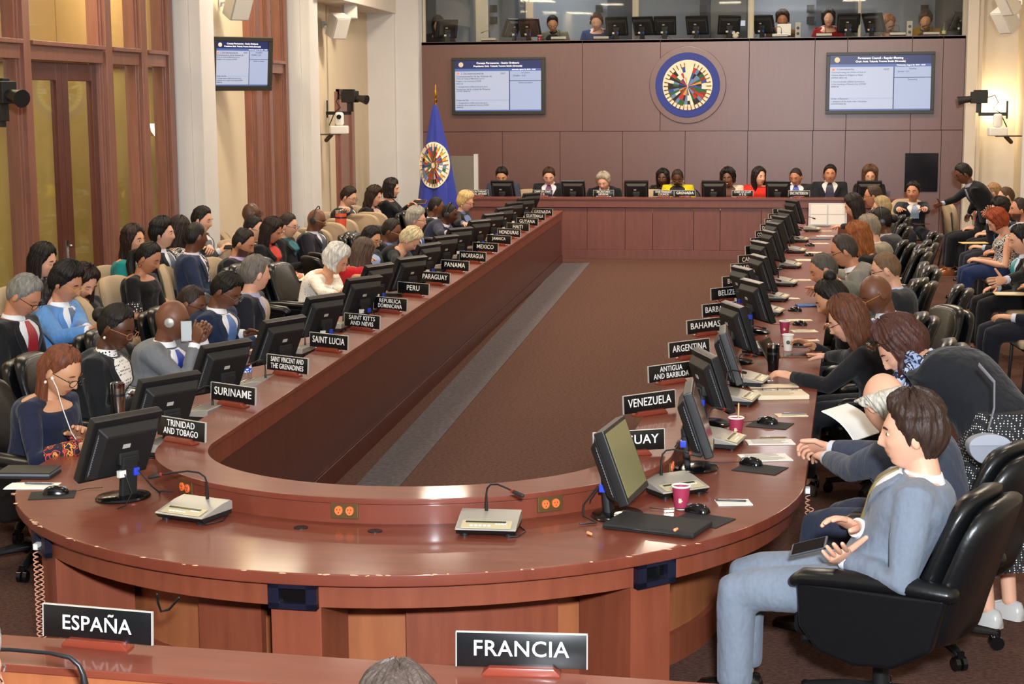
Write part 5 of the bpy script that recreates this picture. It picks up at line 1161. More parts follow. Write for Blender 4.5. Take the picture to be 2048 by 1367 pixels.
A15 = adv('woman with long dark hair, gold glasses and a red blouse under black', 543, 462, -5.0, -6, vl='woman with gold glasses and a red blouse', look=(0, 28, 0), skin='tan', hair=('long', '211614', .26), top=('suit', '15151a', 'c23a2e', None), legs='15151a', lvl=1, fem=1, glasses='b59455', lean=.08)
A16 = adv('woman in a teal sweater and black cardigan with hair pulled back', 576, 452, -5.18, -4, look=(0, 12, 0), skin='fair', hair=('bun', '2a1e1a', (0, -.11, .0)), top=('suit', '17181c', '2f6f7c', None), legs='17181c', lvl=1, fem=1, glasses='3a2a28', lean=.05, extras=('earring',))
A17 = adv('bald man with a silver headset in a dark suit, alone before empty beige chairs', 633, 440, -4.95, -4, vl='bald man with the silver headset', look=(0, 18, 0), skin='brown', hair=None, top=('suit', '2a2730', 'd6d6de', '5a6070'), legs='2a2730', lvl=1, glasses='a08a60', lean=.04, extras=('headset',))
A18 = adv('man in a dark suit slouching beside the coral tumbler', 697, 394, -5.35, -10, look=(0, 24, 0), hands=[None, L_(682, 412, -5.1)], skin='fair', hair=('short', '2a1d16'), top=('suit', '212226', 'd6d2cc', '3a2430'), legs='212226', lvl=1, glasses='5a4a44', lean=.06)
A19 = adv('woman with wavy brown hair in a black jacket, between two others by the second pier', 748, 394, -5.30, -10, vl='woman with wavy brown hair', look=(0, 16, 0), skin='fair', hair=('curly', '33231b', .16), top=('suit', '17181b', 'c2a59a', None), legs='17181b', lvl=1, fem=1, lean=.06)
A20 = adv('large woman in black with shoulder-length hair nearest the flag', 783, 378, -5.20, 0, look=(0, 10, 0), hands=[L_(826, 408, -4.9), L_(820, 410, -4.9)], skin='fair', hair=('bob', '1f1816', .12), top=('top', '14171a', 'long', .95), legs='14171a', lvl=1, fem=1, wide=1.35, lean=.06)
for u, v, x0, f, lab in ((652, 500, -5.05, -20, 'nearest of the empty beige chairs right of the man with the headset'), (682, 488, -5.1, -20, 'second empty beige chair right of the man with the headset'), (704, 470, -5.1, -20, 'third empty beige chair right of the man with the headset'), (742, 455, -5.05, -15, 'empty beige chair in front of the wavy-haired woman'), (760, 446, -5.0, -15, 'last empty beige chair before the flag'), (232, 590, -5.0, -60, 'empty beige chair between the long-haired woman and the black dress')):
    q = L_(u, v, x0); VK.put((q.x, q.y, 0), rad(f), lab, GV)
q = L_(40, 700, -4.25); XK.put((q.x, q.y, 0), rad(-20), 'empty black leather chair behind the woman with earbuds', GX)
# ---- podium
def pod(label, u, v, Y=26.2, face=-90, **k):
    k.setdefault('seat', .46); k.setdefault('legs', '1c1d22'); R_ = person(label, atY(u, v, Y), face, group=GP, lvl=1, hs=1.16, s=1.12, nofs=(0, -.115, -.105), **k); return R_
P1 = pod('man in a grey-blue jacket behind the leftmost podium monitor', 1004, 352, look=(0, 30, 0), skin='olive', hair=('short', '1b1614'), top=('suit', '3a3f50', '55607a', None), lean=.1)
P2 = pod('man in a dark suit and purple tie behind the CHIEF OF STAFF S G plate', 1098, 353, look=(5, 24, 0), skin='fair', hair=('short', '3b271d'), top=('suit', '202124', 'd9dbe6', '5a2a5e'), glasses='9a8a80', lean=.1)
P3 = pod('grey-haired man leaning forward behind the SECRETARY GENERAL plate', 1207, 364, look=(-10, 22, 0), skin='fair', hair=('thick', 'a89c8c'), top=('suit', '191a1c', 'd6dcec', '3a4a80'), lean=.22)
P4 = pod('woman with long black hair behind the yellow jacket', 1326, 357, Y=26.75, look=(-10, 5, 0), skin='dark', hair=('long', '15100e', .26), top=('top', '1e1c1e', 'none', .90), fem=1, lean=.05, eyes='open')
P5 = pod('woman in a bright yellow jacket with cropped hair at the podium centre', 1355, 356, look=(0, 26, 0), skin='dark', hair=('crop', '2e211b'), top=('suit', 'd3c41f', '24201e', None), fem=1, lean=.12, glasses='8a6a5a', extras=('earring',))
P6 = pod('smiling woman in a cream jacket behind a podium monitor', 1456, 357, look=(-8, 6, 6), skin='brown', hair=('curly', '16110f', .06), top=('suit', 'e6cdb9', '5a3a30', None), fem=1, lean=.08, eyes='open', extras=('lipstick',))
m = MB(); m.ell((0, 0, 0), (.013, .004, .0045), 10, 6); o = obj('teeth', m, mat('teeth', 'ece6da', .3), P6['o']); o.matrix_local = P6['TH'] @ T3((0, .0965, -.056))
P7 = pod('woman in a red dress with long dark hair turned to her left', 1518, 354, look=(38, 4, 0), skin='fair', hair=('long', '1d1312', .28), top=('top', 'cf2f25', 'short', .92), fem=1, lean=.06, eyes='open')
P8 = pod('man with cropped hair and a blue tie behind the rightmost podium plate', 1592, 354, look=(-20, 22, 0), skin='tan', hair=('crop', '2a1d17'), top=('suit', '2a2c2c', 'e4e6ee', '3f4fa8'), lean=.1)
P9 = pod('man in a navy tie sitting upright, second from the right at the podium', 1660, 349, look=(0, 2, 0), skin='tan', hair=('short', '15110f'), top=('suit', '1f2228', 'd9d6d6', '23233c'), lean=.04, eyes='open')
P10 = pod('woman with wavy fair-tipped hair and glasses behind the rightmost podium monitor', 1740, 352, look=(0, 14, 0), skin='fair', hair=('curly', '5a4030', .22), top=('top', '1a191b', 'long', .94), fem=1, lean=.08, glasses='6a4a40')
for R_, lab in ((P5, 'high-backed chair of the woman in yellow'), (P6, 'high-backed chair of the smiling woman in cream')):
    XK.put((R_['base'].x+.10, R_['base'].y+.05, .03), R_['rz'], 'black leather '+lab, 'podium chairs')
for u, lab in ((1055, 'beige chair between the two leftmost men at the podium'), (1300, 'beige chair left of the woman with long black hair'),):
    q = atY(u, 395, 26.3); VK.put((q.x, q.y, .05), rad(180), lab, GV)
# ---- interpreters
def boo(label, u, v, **k):
    k.setdefault('legs', '1c1d22'); return person(label, atY(u, v, 28.4), -90, group=GB, lvl=2, zf=2.67, seat=3.0, hs=1.16, s=1.14, nofs=(0, -.10, -.12), **k)
B1 = boo('dark-haired interpreter in the leftmost booth window', 876, 50, look=(15, 20, 0), skin='fair', hair=('long', '17100f', .22), top=('top', '191a1d', 'short', .92), fem=1)
B2 = boo('interpreter with glasses in a grey-green cardigan over black', 1105, 48, look=(10, 26, 0), skin='olive', hair=('smooth', '1a1413'), top=('suit', '5a5a4c', '17171a', None), fem=1, glasses='2a2422')
B3 = boo('interpreter in a blue shirt with a headset', 1193, 44, look=(0, 22, 0), skin='fair', hair=('short', '4a2e20'), top=('top', '23386a', 'long', .95), extras=('headset',))
B4 = boo('short-haired interpreter holding up a lit page', 1565, 40, look=(0, 10, 0), skin='tan', hair=('thick', '2e1e16'), top=('top', '6a5236', 'long', .94), fem=.5, extras=('headset',))
B5 = boo('interpreter in a red sweater with a black bob', 1657, 38, look=(0, 0, 0), skin='fair', hair=('bob', '191113', .08), top=('top', '8f1e22', 'long', .92), fem=1, glasses='c9c9c9')
B6 = boo('interpreter with long blond hair in grey', 1776, 48, look=(25, 28, 0), skin='fair', hair=('long', 'a06a38', .18), top=('top', '6d6a6c', 'long', .93), fem=1)
B7 = boo('interpreter in a mustard jacket at the right end of the booth', 1851, 42, look=(0, 14, 0), skin='olive', hair=('thick', '4a4038'), top=('suit', '8f6f22', '3a3230', None))
# ---- right end and right wall
h = atY(1826, 384, 24.7)
D1 = person('man in a light blue tie sitting cross-legged at the end of the podium desk', h, -78, look=(-28, 4, 0), hands=[(.0, .30, .64), (-.08, .33, .66)], skin='tan', hair=('short', '14110f'), top=('suit', '1b1d28', 'e8d8d4', '8aa0b8'), legs='1b1d28', lvl=1, hs=1.18, lean=.05, eyes='open', seat=.40)
visitor_for(D1, 'beige chair under the man in a light blue tie')
h = atY(1927, 348, 23.2)
D2 = person('standing man in a black suit bending and holding out his hand at right', h, 186, hip=(h.x+.36, h.y-.02), look=(0, 26, 0), hands=[h+Vector((-.36, -.10, -.44)), h+Vector((.1, .25, -.60))], skin='brown', hair=('short', '1a1614'), top=('suit', '15171b', 'aab4c8', '303a58'), legs='15171b', lvl=1, hs=1.12, stand=True, glasses='3a3430', s=.93, pose=('open', 'rest'))
VK.put((at(1928, 500, .25).x, at(1928, 500, .25).y, 0), rad(-80), 'empty beige chair in front of the standing man', GV)
def ra(label, u, v, z=1.10, face=180, **k):
    vl = k.pop('vl', label); R_ = person(label, at(u, v, z), face, group=GQ, lvl=1, **k); visitor_for(R_, 'beige chair under the '+vl); return R_
Q1 = ra('man with short dark hair and a coral tie looking down at a telephone', 1962, 388, 1.10, 184, look=(0, 28, 0), hands=[(-.06, .42, .70), (.06, .40, .70)], skin='tan', hair=('short', '17120f'), top=('suit', '191a20', 'cfd0e0', 'b0504a'), legs='191a20', lvl=1, lean=.05, shoes='8a4a20', pose=('hold', 'hold')) if False else person('man with short dark hair and a coral tie looking down at a telephone', at(1962, 392, 1.08), 184, look=(0, 28, 0), hands=[(-.06, .42, .70), (.06, .40, .70)], skin='tan', hair=('short', '17120f'), top=('suit', '191a20', 'cfd0e0', 'b0504a'), legs='191a20', lvl=1, lean=.05, shoes='8a4a20', group=GQ, pose=('hold', 'hold'))
visitor_for(Q1, 'beige chair under the man with the coral tie')
Q2 = ra('woman with light brown hair pulled back behind the man in the coral tie', 1986, 386, 1.12, 178, vl='woman behind the man in the coral tie', look=(0, 4, 0), skin='fair', hair=('bun', '9a7650', (0, -.10, -.02)), top=('top', '2a2a30', 'long', .93), legs='2a2a30', fem=1, lean=.04, eyes='open')
Q3 = ra('man with cropped brown hair and glasses, farthest back by the right wall', 2012, 394, 1.12, 186, vl='man farthest back by the right wall', look=(0, 10, 0), skin='fair', hair=('crop', '4a3524'), top=('suit', '17181d', 'd0d2da', None), legs='17181d', glasses='6a625c', lean=.04)
Q4 = ra('dark-haired man resting his face on his hand at right', 2000, 420, 1.08, 186, look=(0, 14, 0), hands=[at(2000, 420, 1.08)+Vector((-.13, -.06, -.10)), None], handdir=[(-.1, .2, .95), None], skin='fair', hair=('thick', '16120f'), top=('suit', '20222c', 'b8c4e4', '4a78b8'), legs='20222c', lean=.08)
Q5 = ra('woman with short red hair in a sleeveless patterned top looking down', 1996, 444, 1.06, 184, look=(0, 34, 0), skin='fair', hair=('bob', '8a3a1e', .05), top=('top', GEO, 'none', .93), legs='26345c', fem=1, lean=.12)
Q6 = ra('bald bearded man cut off by the right edge', 2038, 420, 1.12, 190, look=(0, 2, 0), skin='tan', hair=('recede', '2a211c'), top=('suit', '17181d', 'c8ccd8', '5a6a90'), legs='17181d', extras=('beard',), lean=.04, eyes='open')
Q7 = ra('man in a teal tie spreading his hand over his knee at the right edge', 2042, 480, 1.10, 188, vl='man in the teal tie', look=(0, 16, 0), hands=[None, at(1985, 575, .74)], skin='fair', hair=('short', '131012'), top=('suit', '141519', 'cfdcf2', '3f9aa0'), legs='141519', lean=.10, pose=('rest', 'open'))
Q8 = ra('seated person in dark trousers at the right edge with a folder on the knees', 2075, 520, 1.10, 186, vl='person with a folder on the knees', look=(0, 14, 0), hands=[at(2040, 580, .70), None], skin='olive', hair=('short', '1c1714'), top=('suit', '1a1c26', 'd4d6e0', None), legs='1a1c26', lean=.08)
# ---- right table
A_f = 172
RA = person('man in a light grey suit with thick brown hair in the nearest chair', at(1824, 868, 1.15), A_f, hip=(.35, 6.43), look=(6, 4, 0), hands=[at(1708, 1052, .80), at(1685, 1116, .68)], handdir=[None, (-.93, .05, .35)], skin='fair', hair=('thick', '33231c'), top=('suit', '6d7684', 'e6e8ee', '6f6030'), legs='717a88', lvl=0, hs=1.16, eyes='open', s=1.08, wide=1.12, thigh=.05, knee=-.02, pose=('rest', 'open'), group=GR)
XK.put((.38, 6.42, 0), rad(156-90), 'large black leather chair of the man in light grey, nearest at right', GX)
RB = person('elderly man with a bald crown and curly grey hair reading at the right table', at(1770, 806, 1.08), 150, look=(-22, 24, 0), hands=[at(1655, 896, .76), at(1632, 915, .74)], skin='fair', hair=('fringe', 'b9b3a6'), top=('suit', '3a4050', 'c8ccd8', None), legs='2c3040', lvl=0, hs=1.14, lean=.22, s=1.08, wide=1.1, group=GR, pose=('hold', 'rest'))
chair_for(RB, 'black leather chair of the elderly man reading')
cb = at(1805, 695, 1.24)
RC = person('woman in a black jacket and spotted dress bending over behind the elderly man', cb, 140, hip=(.97, 7.74), look=(48, 40, 6), hands=[cb+Vector((.32, -.16, -.42)), cb+Vector((.45, .30, -.42))], skin='fair', hair=('bob', '43261f', .10), top=('suit', '181a20', SPOTS, None), legs='b08a78', nofs=(0, -.17, -.05), jl=-.34, lvl=0, fem=.9, wide=1.12, hs=1.14, stand=True, s=1.0, extras=('skirt',), shoes='b9b6b2')
m = MB(); Hp = RC['Hp']; rg = []
for i in range(13):
    k = i/12; z = Hp.z+.12-k*.70; w = .20+.16*k; rg.append([(w*math.cos(a)*(1+.05*k*math.sin(9*a)), -.02+(.17+.10*k)*math.sin(a)*(1+.05*k*math.sin(7*a+1)), z) for a in [2*math.pi*j/48 for j in range(48)]])
m.loft(rg); obj('skirt', m, SPOTS, RC['o'], angle=70)
m = MB(); N_ = RC['N']; cN = N_+Vector((0, .03, .02))
for j in range(3): m.tube([cN+Vector(((.078+.006*j)*math.cos(a), (.085+.005*j)*math.sin(a), -.03*j+.012*math.sin(3*a+j))) for a in [2*math.pi*k/18 for k in range(19)]], .024, 8, dome=False)
m.tube([cN+Vector((.02, .10, -.05)), cN+Vector((.03, .13, -.15)), cN+Vector((.01, .12, -.28))], [.03, .045, .03], 10); m.tube([cN+Vector((-.02, .10, -.05)), cN+Vector((-.05, .14, -.14)), cN+Vector((-.05, .12, -.24))], [.03, .04, .025], 10)
obj('scarf', m, SCARF, RC['o'], angle=70)
m = MB()
for sd in (-1, 1): m.ell((sd*.036, .10, .085), (.026, .012, .020), 12, 8); m.tube([(sd*.06, .095, .085), (sd*.085, .02, .06)], .003, 6)
m.tube([(-.012, .11, .085), (.012, .11, .085)], .003, 6); o = obj('sunglasses', m, mat('amber lens', '3a2414', .1), RC['o']); o.matrix_local = RC['TH']
RD = person('woman with straight brown hair and glasses in a black blazer reaching for a tablet', at(1695, 640, 1.08), 176, look=(4, 26, 0), hands=[at(1640, 715, .73), at(1582, 752, .73)], skin='fair', hair=('long', '5a3422', .17), top=('suit', '1a1b1f', '1f2024', None), legs='1a1b1f', lvl=0, fem=1, wide=1.15, hs=1.16, glasses='3a3032', lean=.22, s=.98, pose=('flat', 'rest'), group=GR)
chair_for(RD, 'black leather chair of the woman reaching for a tablet')
RE = person('woman with a high black bun bending her head at the right table', at(1664, 598, 1.06), 178, look=(0, 32, 0), hands=[at(1620, 690, .72), at(1612, 640, .72)], skin='olive', hair=('bun', '14100f', (0, -.06, .125)), top=('top', '1d1e22', 'long', .95), legs='1d1e22', lvl=1, fem=1, hs=1.14, lean=.22, group=GR)
chair_for(RE, 'black leather chair of the woman with the high bun')
RF = person('bald man in a dark suit and blue patterned tie with gold glasses', at(1752, 588, 1.08), 205, look=(-4, 30, 0), skin='brown', hair=None, top=('suit', '33353d', 'e6e8ee', '2f4fc0'), legs='33353d', lvl=0, hs=1.16, glasses='c08a40', lean=.14, group=GR)
RG = person('man with short brown hair and black glasses behind the bald man', at(1772, 540, 1.08), 172, look=(4, 18, 0), skin='fair', hair=('crop', '6a513a'), top=('suit', '2a2b2d', 'b8ccf0', None), legs='2a2b2d', lvl=1, hs=1.16, glasses='17181a', lean=.12, group=GR)
RH = person('man with cropped greying hair in a grey suit leaning on the right table', at(1648, 540, 1.04), 178, look=(10, 24, 0), hands=[at(1608, 580, .74), at(1603, 568, .74)], skin='tan', hair=('crop', '4a453f'), top=('suit', '55564f', 'dfe2ea', None), legs='55564f', lvl=1, hs=1.16, lean=.30, wide=1.1, group=GR, pose=('hold', 'rest'))
RI = person('man with dark greying hair and black glasses in a pale grey suit', at(1688, 502, 1.10), 178, look=(4, 22, 0), hands=[at(1612, 545, .74), None], skin='tan', hair=('recede', '3a332e'), top=('suit', '7d7b74', 'd9dce4', None), legs='7d7b74', lvl=1, hs=1.16, glasses='17181a', lean=.28, group=GR)
RJ = person('woman with wavy reddish blond hair in black at the right table', at(1716, 478, 1.06), 170, look=(10, 20, 0), skin='fair', hair=('curly', '8a4f26', .20), top=('top', '17181c', 'long', .94), legs='17181c', lvl=1, fem=1, hs=1.14, lean=.16, group=GR)
RK = person('man with grey hair in a beige-grey suit beyond the reddish-haired woman', at(1737, 458, 1.08), 172, look=(6, 16, 0), skin='fair', hair=('short', '857a6a'), top=('suit', '8d8672', 'dcdcdc', None), legs='8d8672', lvl=1, hs=1.16, lean=.16, group=GR)
RL_ = person('woman with black hair and a black headset at the right table', at(1762, 442, 1.08), 172, look=(4, 12, 0), skin='brown', hair=('bun', '17110f', (0, -.12, .0)), top=('suit', '3a3b40', 'c8c8d0', None), legs='3a3b40', lvl=1, fem=.6, hs=1.16, lean=.12, extras=('headset',), group=GR)
RN = person('woman with long straight black hair at the far end of the right table', at(1708, 412, 1.08), 172, look=(6, 24, 0), hands=[at(1660, 458, .72), None], skin='fair', hair=('long', '1c1412', .24), top=('top', '191a1d', 'long', .94), legs='191a1d', lvl=1, fem=1, hs=1.16, lean=.16, group=GR)
RO = person('balding man with glasses beyond the long-haired woman at the far right table', at(1746, 392, 1.12), 172, look=(4, 10, 0), skin='tan', hair=('recede', '3f2e24'), top=('suit', '2a2b30', 'c8c8d0', None), legs='2a2b30', lvl=1, hs=1.16, glasses='2a2420', lean=.10, group=GR)
RP_ = person('grey-blond head between the balding man and the headset woman', at(1764, 416, 1.06), 172, look=(4, 14, 0), skin='fair', hair=('short', 'a08a64'), top=('suit', '55524a', 'c8c8d0', None), legs='55524a', lvl=1, hs=1.14, lean=.12, group=GR)
for R_, n_ in ((RF, 'bald man in the blue patterned tie'), (RG, 'man with black glasses behind him'), (RH, 'man with cropped greying hair'), (RI, 'man in the pale grey suit'), (RJ, 'woman with reddish blond hair'), (RK, 'man in the beige-grey suit'), (RL_, 'woman with the black headset'), (RN, 'woman with long black hair at the far end')):
    chair_for(R_, 'black leather chair of the '+n_, .05)
for u, v, f, lab in ((1840, 566, 172, 'nearest of the empty black chairs behind the man with black glasses'), (1842, 534, 176, 'second empty black chair along the right aisle'), (1835, 497, 172, 'third empty black chair along the right aisle'), (1803, 488, 170, 'empty black chair behind the beige-grey suit'), (1801, 455, 172, 'empty black chair behind the headset woman')):
    q = at(u, v, .93); XK.put((q.x-.36, q.y, 0), rad(f-90), lab, GX)
# ---- nearest desk
F1 = person('top of a grey-brown head at the bottom edge of the photo', at(795, 1462, 1.10), 96, look=(0, 10, 0), skin='fair', hair=('short', '3f342e'), top=('suit', '2a2b30', 'dcdcdc', None), legs='2a2b30', lvl=1, lean=.1)
F2 = person('blurred grey-haired head at the bottom left edge', at(-92, 1360, 1.16), 80, look=(-30, 10, 0), skin='fair', hair=('thick', '6a625a'), top=('suit', '2a2b30', 'dcdcdc', None), legs='2a2b30', lvl=1, lean=.1)
# ================================================================ things on the tables
PK = mat('pink cup paper', 'a0304f', .5); 
def cup(loc, label, c=None, h=.105, stir=False, logo=True, group='paper cups on the right table'):
    t = thing('paper_cup', label, 'cup', loc, 0, group)
    m = MB(); m.loft([[(r*math.cos(2*math.pi*k/24), r*math.sin(2*math.pi*k/24), z) for k in range(24)] for r, z in ((.028, 0), (.029, .004), (.0385, h-.01), (.039, h-.01), (.036, h-.012), (.027, .012))]); obj('body', m, c or PK, t)
    m = MB(); m.tube([(.039*math.cos(a), .039*math.sin(a), h-.006) for a in [2*math.pi*k/24 for k in range(25)]], .0045, 8, dome=False); m.lathe([(.0285, 0), (.029, .006)], 24); obj('rim', m, mat('white plastic'), t)
    if logo:
        m = MB()
        m.box((-.002, -.0345, .045), (.012, .003, .018), T=T3(rx=rad(5))); m.box((-.018, -.030, .040), (.016, .003, .004), T=T3(rz=.5)); m.box((.018, -.030, .040), (.016, .003, .004), T=T3(rz=-.5)); obj('print', m, mat('cup print', 'f0d9a8', .5), t)
    if stir: m = MB(); m.tube([(.01, 0, .02), (.012, -.01, .175)], .004, 6); obj('stirrer', m, mat('wooden stirrer', 'dcb884', .7), t)
    return t
q = at(1362, 1016, ZTOP); cup(q, 'pink paper cup nearest the camera, beside the silver console')
q = at(1472, 872, ZTOP); cup(q, 'pink paper cup with a wooden stirrer', stir=True)
q = at(1569, 668, ZTOP); cup(q, 'pink paper cup behind the white cup')
q = at(1576, 700, ZTOP); t = cup(q, 'white paper cup with a dark round mark', mat('white plastic'), .115, logo=False); m = MB(); m.tube([(0, -.033, .06), (0, -.0365, .06)], .014, 14, dome=False); obj('print', m, mat('dark green print', '3a4a3e', .6), t)
q = at(1641, 448, ZTOP); cup(q, 'small pink paper cup at the far end of the right table')
def tumbler(loc, label, col, steel=True, h=.19, r=.04):
    t = thing('tumbler', label, 'tumbler', loc)
    m = MB(); m.lathe([(r*.78, 0), (r*.82, .01), (r, h*.62), (r, h*.86)], 28); obj('body', m, col, t)
    m = MB(); m.lathe([(r*1.02, h*.62), (r*1.02, h*.70)], 28); m.lathe([(r*.9, h*.97), (r*.5, h*.985)], 24); obj('band', m, BLK, t)
    m = MB(); m.lathe([(r*1.02, h*.86), (r*1.03, h*.99), (r*.92, h), (r*.90, h*.95)], 28); obj('rim', m, CHROME, t)
    return t
STEEL = mat('brushed steel', 'a9a29a', .25, metal=1)
tumbler(at(237, 835, ZTOP), 'steel travel mug between the two nearest women at left', STEEL, h=.20, r=.042)
tumbler(at(1546, 742, ZTOP), 'black travel mug beside the tablet on the right table', GLOSSK, h=.18, r=.04)
q = L_(682, 446, -5.05); tumbler((q.x, q.y, q.z-.1), 'coral tumbler held in front of the slouching man', mat('coral enamel', 'd8553c', .4), h=.26, r=.07)
# bottle
bt = thing('water_bottle', 'clear water bottle with a green cap behind the SURINAME nameplate', 'bottle', at(494, 772, ZTOP))
m = MB(); m.lathe([(.028, 0), (.033, .008), (.031, .03), (.033, .05), (.031, .07), (.033, .09), (.033, .135), (.030, .155), (.016, .18), (.013, .195)], 24); obj('body', m, archglass('bottle plastic', (.86, .9, .95), 1), bt)
m = MB(); m.lathe([(.0335, .092), (.0335, .134)], 24); obj('wrapper', m, blobs('bottle label', ['3c6fd0', 'd9e6f6', '2a4fb8', 'e6eef8'], 30, .4), bt)
m = MB(); m.lathe([(.0145, .192), (.0145, .21), (.012, .212)], 18); obj('cap', m, mat('green cap', '1f8a5a', .4), bt)
# sheets of paper, pads and folders
PRT = mat('printed lines', '8a8478', .8)
def sheet(u, v, w, d, rz, label, cat='paper', name='paper_sheet', mt=None, th=.002, z=ZTOP, lines=0, group=None):
    q = at(u, v, z); t = thing(name, label, cat, (q.x, q.y, z), rad(rz), group)
    m = MB(); n = 6; top = [[(w*(i/n-.5), d*(j/n-.5), th+.0015*math.sin(i*1.3+j*.7)+.0015) for j in range(n+1)] for i in range(n+1)]; bot = [[(p[0], p[1], .0006) for p in r] for r in top]
    m.slab(top, bot); obj('page', m, mt or PAPER, t, angle=60)
    if lines:
        m = MB(); rq = random.Random(int(u+v))
        for i in range(lines): y = d*(.42-.84*i/max(1, lines-1)); L = w*rq.uniform(.5, .8); m.box((-w*.40+L/2, y, th+.0042), (L, d*.014, .0008))
        obj('print', m, PRT, t, smooth=False)
    return t
GPp = 'papers on the horseshoe table'
def pen(u, v, rz, label, c='2a2b30', z=ZTOP+.006, L=.14):
    q = at(u, v, z); t = thing('pen', label, 'pen', q, rad(rz)); m = MB(); m.tube([(-L/2, 0, .004), (L*.4, 0, .004)], .0045, 8); obj('barrel', m, mat('pen '+c, c, .3), t)
    m = MB(); m.tube([(L*.4, 0, .004), (L/2, 0, .003)], [.004, .001], 8, dome=False); obj('tip', m, CHROME, t); m = MB(); m.box((-L*.3, 0, .009), (.04, .003, .002)); obj('clip', m, CHROME, t); return t
sheet(1467, 1005, .15, .11, 12, 'small white note sheet with a pen, nearest on the right table', lines=2); pen(1465, 1002, 2, 'dark pen lying on the nearest white note sheet')
sheet(1582, 830, .17, .10, 15, 'cream note sheet with a pen beside the black mouse', mt=CREAMP, lines=2); pen(1590, 828, 8, 'grey pen on the cream note sheet', '6a6d72')
sheet(1540, 884, .24, .13, 10, 'upper printed page before the elderly man', lines=9); sheet(1530, 915, .24, .17, 14, 'lower printed page under the elderly man\'s arm', lines=11)
pen(1548, 876, 10, 'gold and black fountain pen above the printed pages', '6a5220')
sheet(1560, 792, .30, .22, 12, 'open ring binder with cream pages', 'binder', 'ring_binder', CREAMP, .022, lines=7)
q = at(1565, 779, ZTOP+.03); m = MB()
for i in range(3): m.tube([(-.09+i*.09, -.012, 0), (-.09+i*.09, 0, .012), (-.09+i*.09, .012, 0)], .003, 6)
m.box((0, 0, -.002), (.24, .02, .004)); o = obj('binder_rings', m, CHROME, None, q, (0, 0, rad(12))); o.parent = [x for x in COL.objects if x.get('label') == 'open ring binder with cream pages'][0]; o.location = (0, .07, .027); o.rotation_euler = (0, 0, 0)
sheet(1545, 772, .30, .12, 14, 'loose cream page behind the ring binder', mt=CREAMP)
sheet(1608, 662, .19, .13, 12, 'cream printed page in front of the pink cup', mt=CREAMP, lines=6); sheet(1612, 680, .18, .10, 8, 'cream page with a pen right of the white cup', mt=CREAMP); pen(1615, 678, 5, 'thin pen on the cream page by the white cup', '8a3a3a')
sheet(1598, 640, .20, .10, 10, 'white page under the spread hand of the bun woman', mt=CREAMP)
sheet(1612, 612, .16, .14, 12, 'blue and cream folder beside the BARBADOS monitor', 'folder', 'folder', mat('blue folder', '2f5a9a', .6), .012)
sheet(1585, 597, .12, .10, 12, 'cream papers in front of the grey-suited man', mt=CREAMP)
for i, (u, v, w, d, mt) in enumerate(((1612, 520, .22, .2, CREAMP), (1628, 505, .2, .14, CREAMP), (1640, 487, .2, .13, CREAMP), (1650, 472, .22, .12, PAPER), (1648, 462, .2, .1, CREAMP), (1606, 560, .16, .14, CREAMP))):
    sheet(u, v, w, d, 10, ('cream paper beside the CANADA console', 'cream paper one place beyond the CANADA console', 'cream paper two places beyond the CANADA console', 'white paper three places beyond the CANADA console', 'cream paper nearest the far pink cup', 'cream paper beside the hands of the man in pale grey')[i], mt=mt, lines=4, group=GPp)
sheet(1640, 478, .24, .12, 8, 'blue folder under the cream paper in the far right', 'folder', 'folder', mat('blue-grey folder', '4a6a80', .6), .008)
sheet(65, 972, .23, .13, 8, 'white sheet with a pen under the black notebook at left', lines=1); pen(80, 968, 2, 'grey pen on the white sheet at left', '55585e')
q = at(58, 950, ZTOP); nb = thing('notebook', 'thick black notebook at the left end of the table', 'notebook', q, rad(6)); m = MB(); m.box((0, 0, .006), (.26, .17, .012)); m.box((0, 0, .028), (.26, .17, .006)); obj('cover', m, BLKM, nb, bevel=.003); m = MB(); m.box((0, .002, .018), (.25, .16, .014)); obj('pages', m, GREY, nb, bevel=.004)
sheet(520, 700, .24, .14, 30, 'cream page in front of the man reading his telephone', mt=CREAMP); sheet(505, 708, .26, .18, 30, 'dark red folder beneath the cream page at left', 'folder', 'folder', mat('dark red folder', '4a1a22', .5), .008)
sheet(862, 532, .2, .13, 20, 'white paper behind the PARAGUAY nameplate'); sheet(905, 508, .2, .1, 20, 'yellow paper behind the NICARAGUA monitor', mt=mat('yellow paper', 'd8b93a', .8)); sheet(820, 550, .2, .12, 20, 'white paper behind the PERU monitor', lines=3); sheet(935, 480, .2, .1, 20, 'yellow paper in front of the blond woman', mt=mat('yellow paper'))
# document stand at the far end of the right table
q = at(1655, 452, ZTOP); ds = thing('document_stand', 'clear stand of white papers in front of the podium desk at right', 'stand', (q.x, q.y, ZTOP), rad(0))
m = MB(); m.box((0, .02, .16), (.52, .012, .32), T=T3(rx=rad(-10))); obj('board', m, mat('clear acrylic', 'cfcfd4', .2), ds); m = MB(); m.box((0, 0, .006), (.5, .18, .012)); obj('base', m, GREY, ds)
m = MB()
for i in (-1, 1):
    for k in (.09, .23): m.box((i*.12, .010, k), (.22, .006, .13), T=T3(rx=rad(-10)))
obj('papers', m, PAPER, ds)
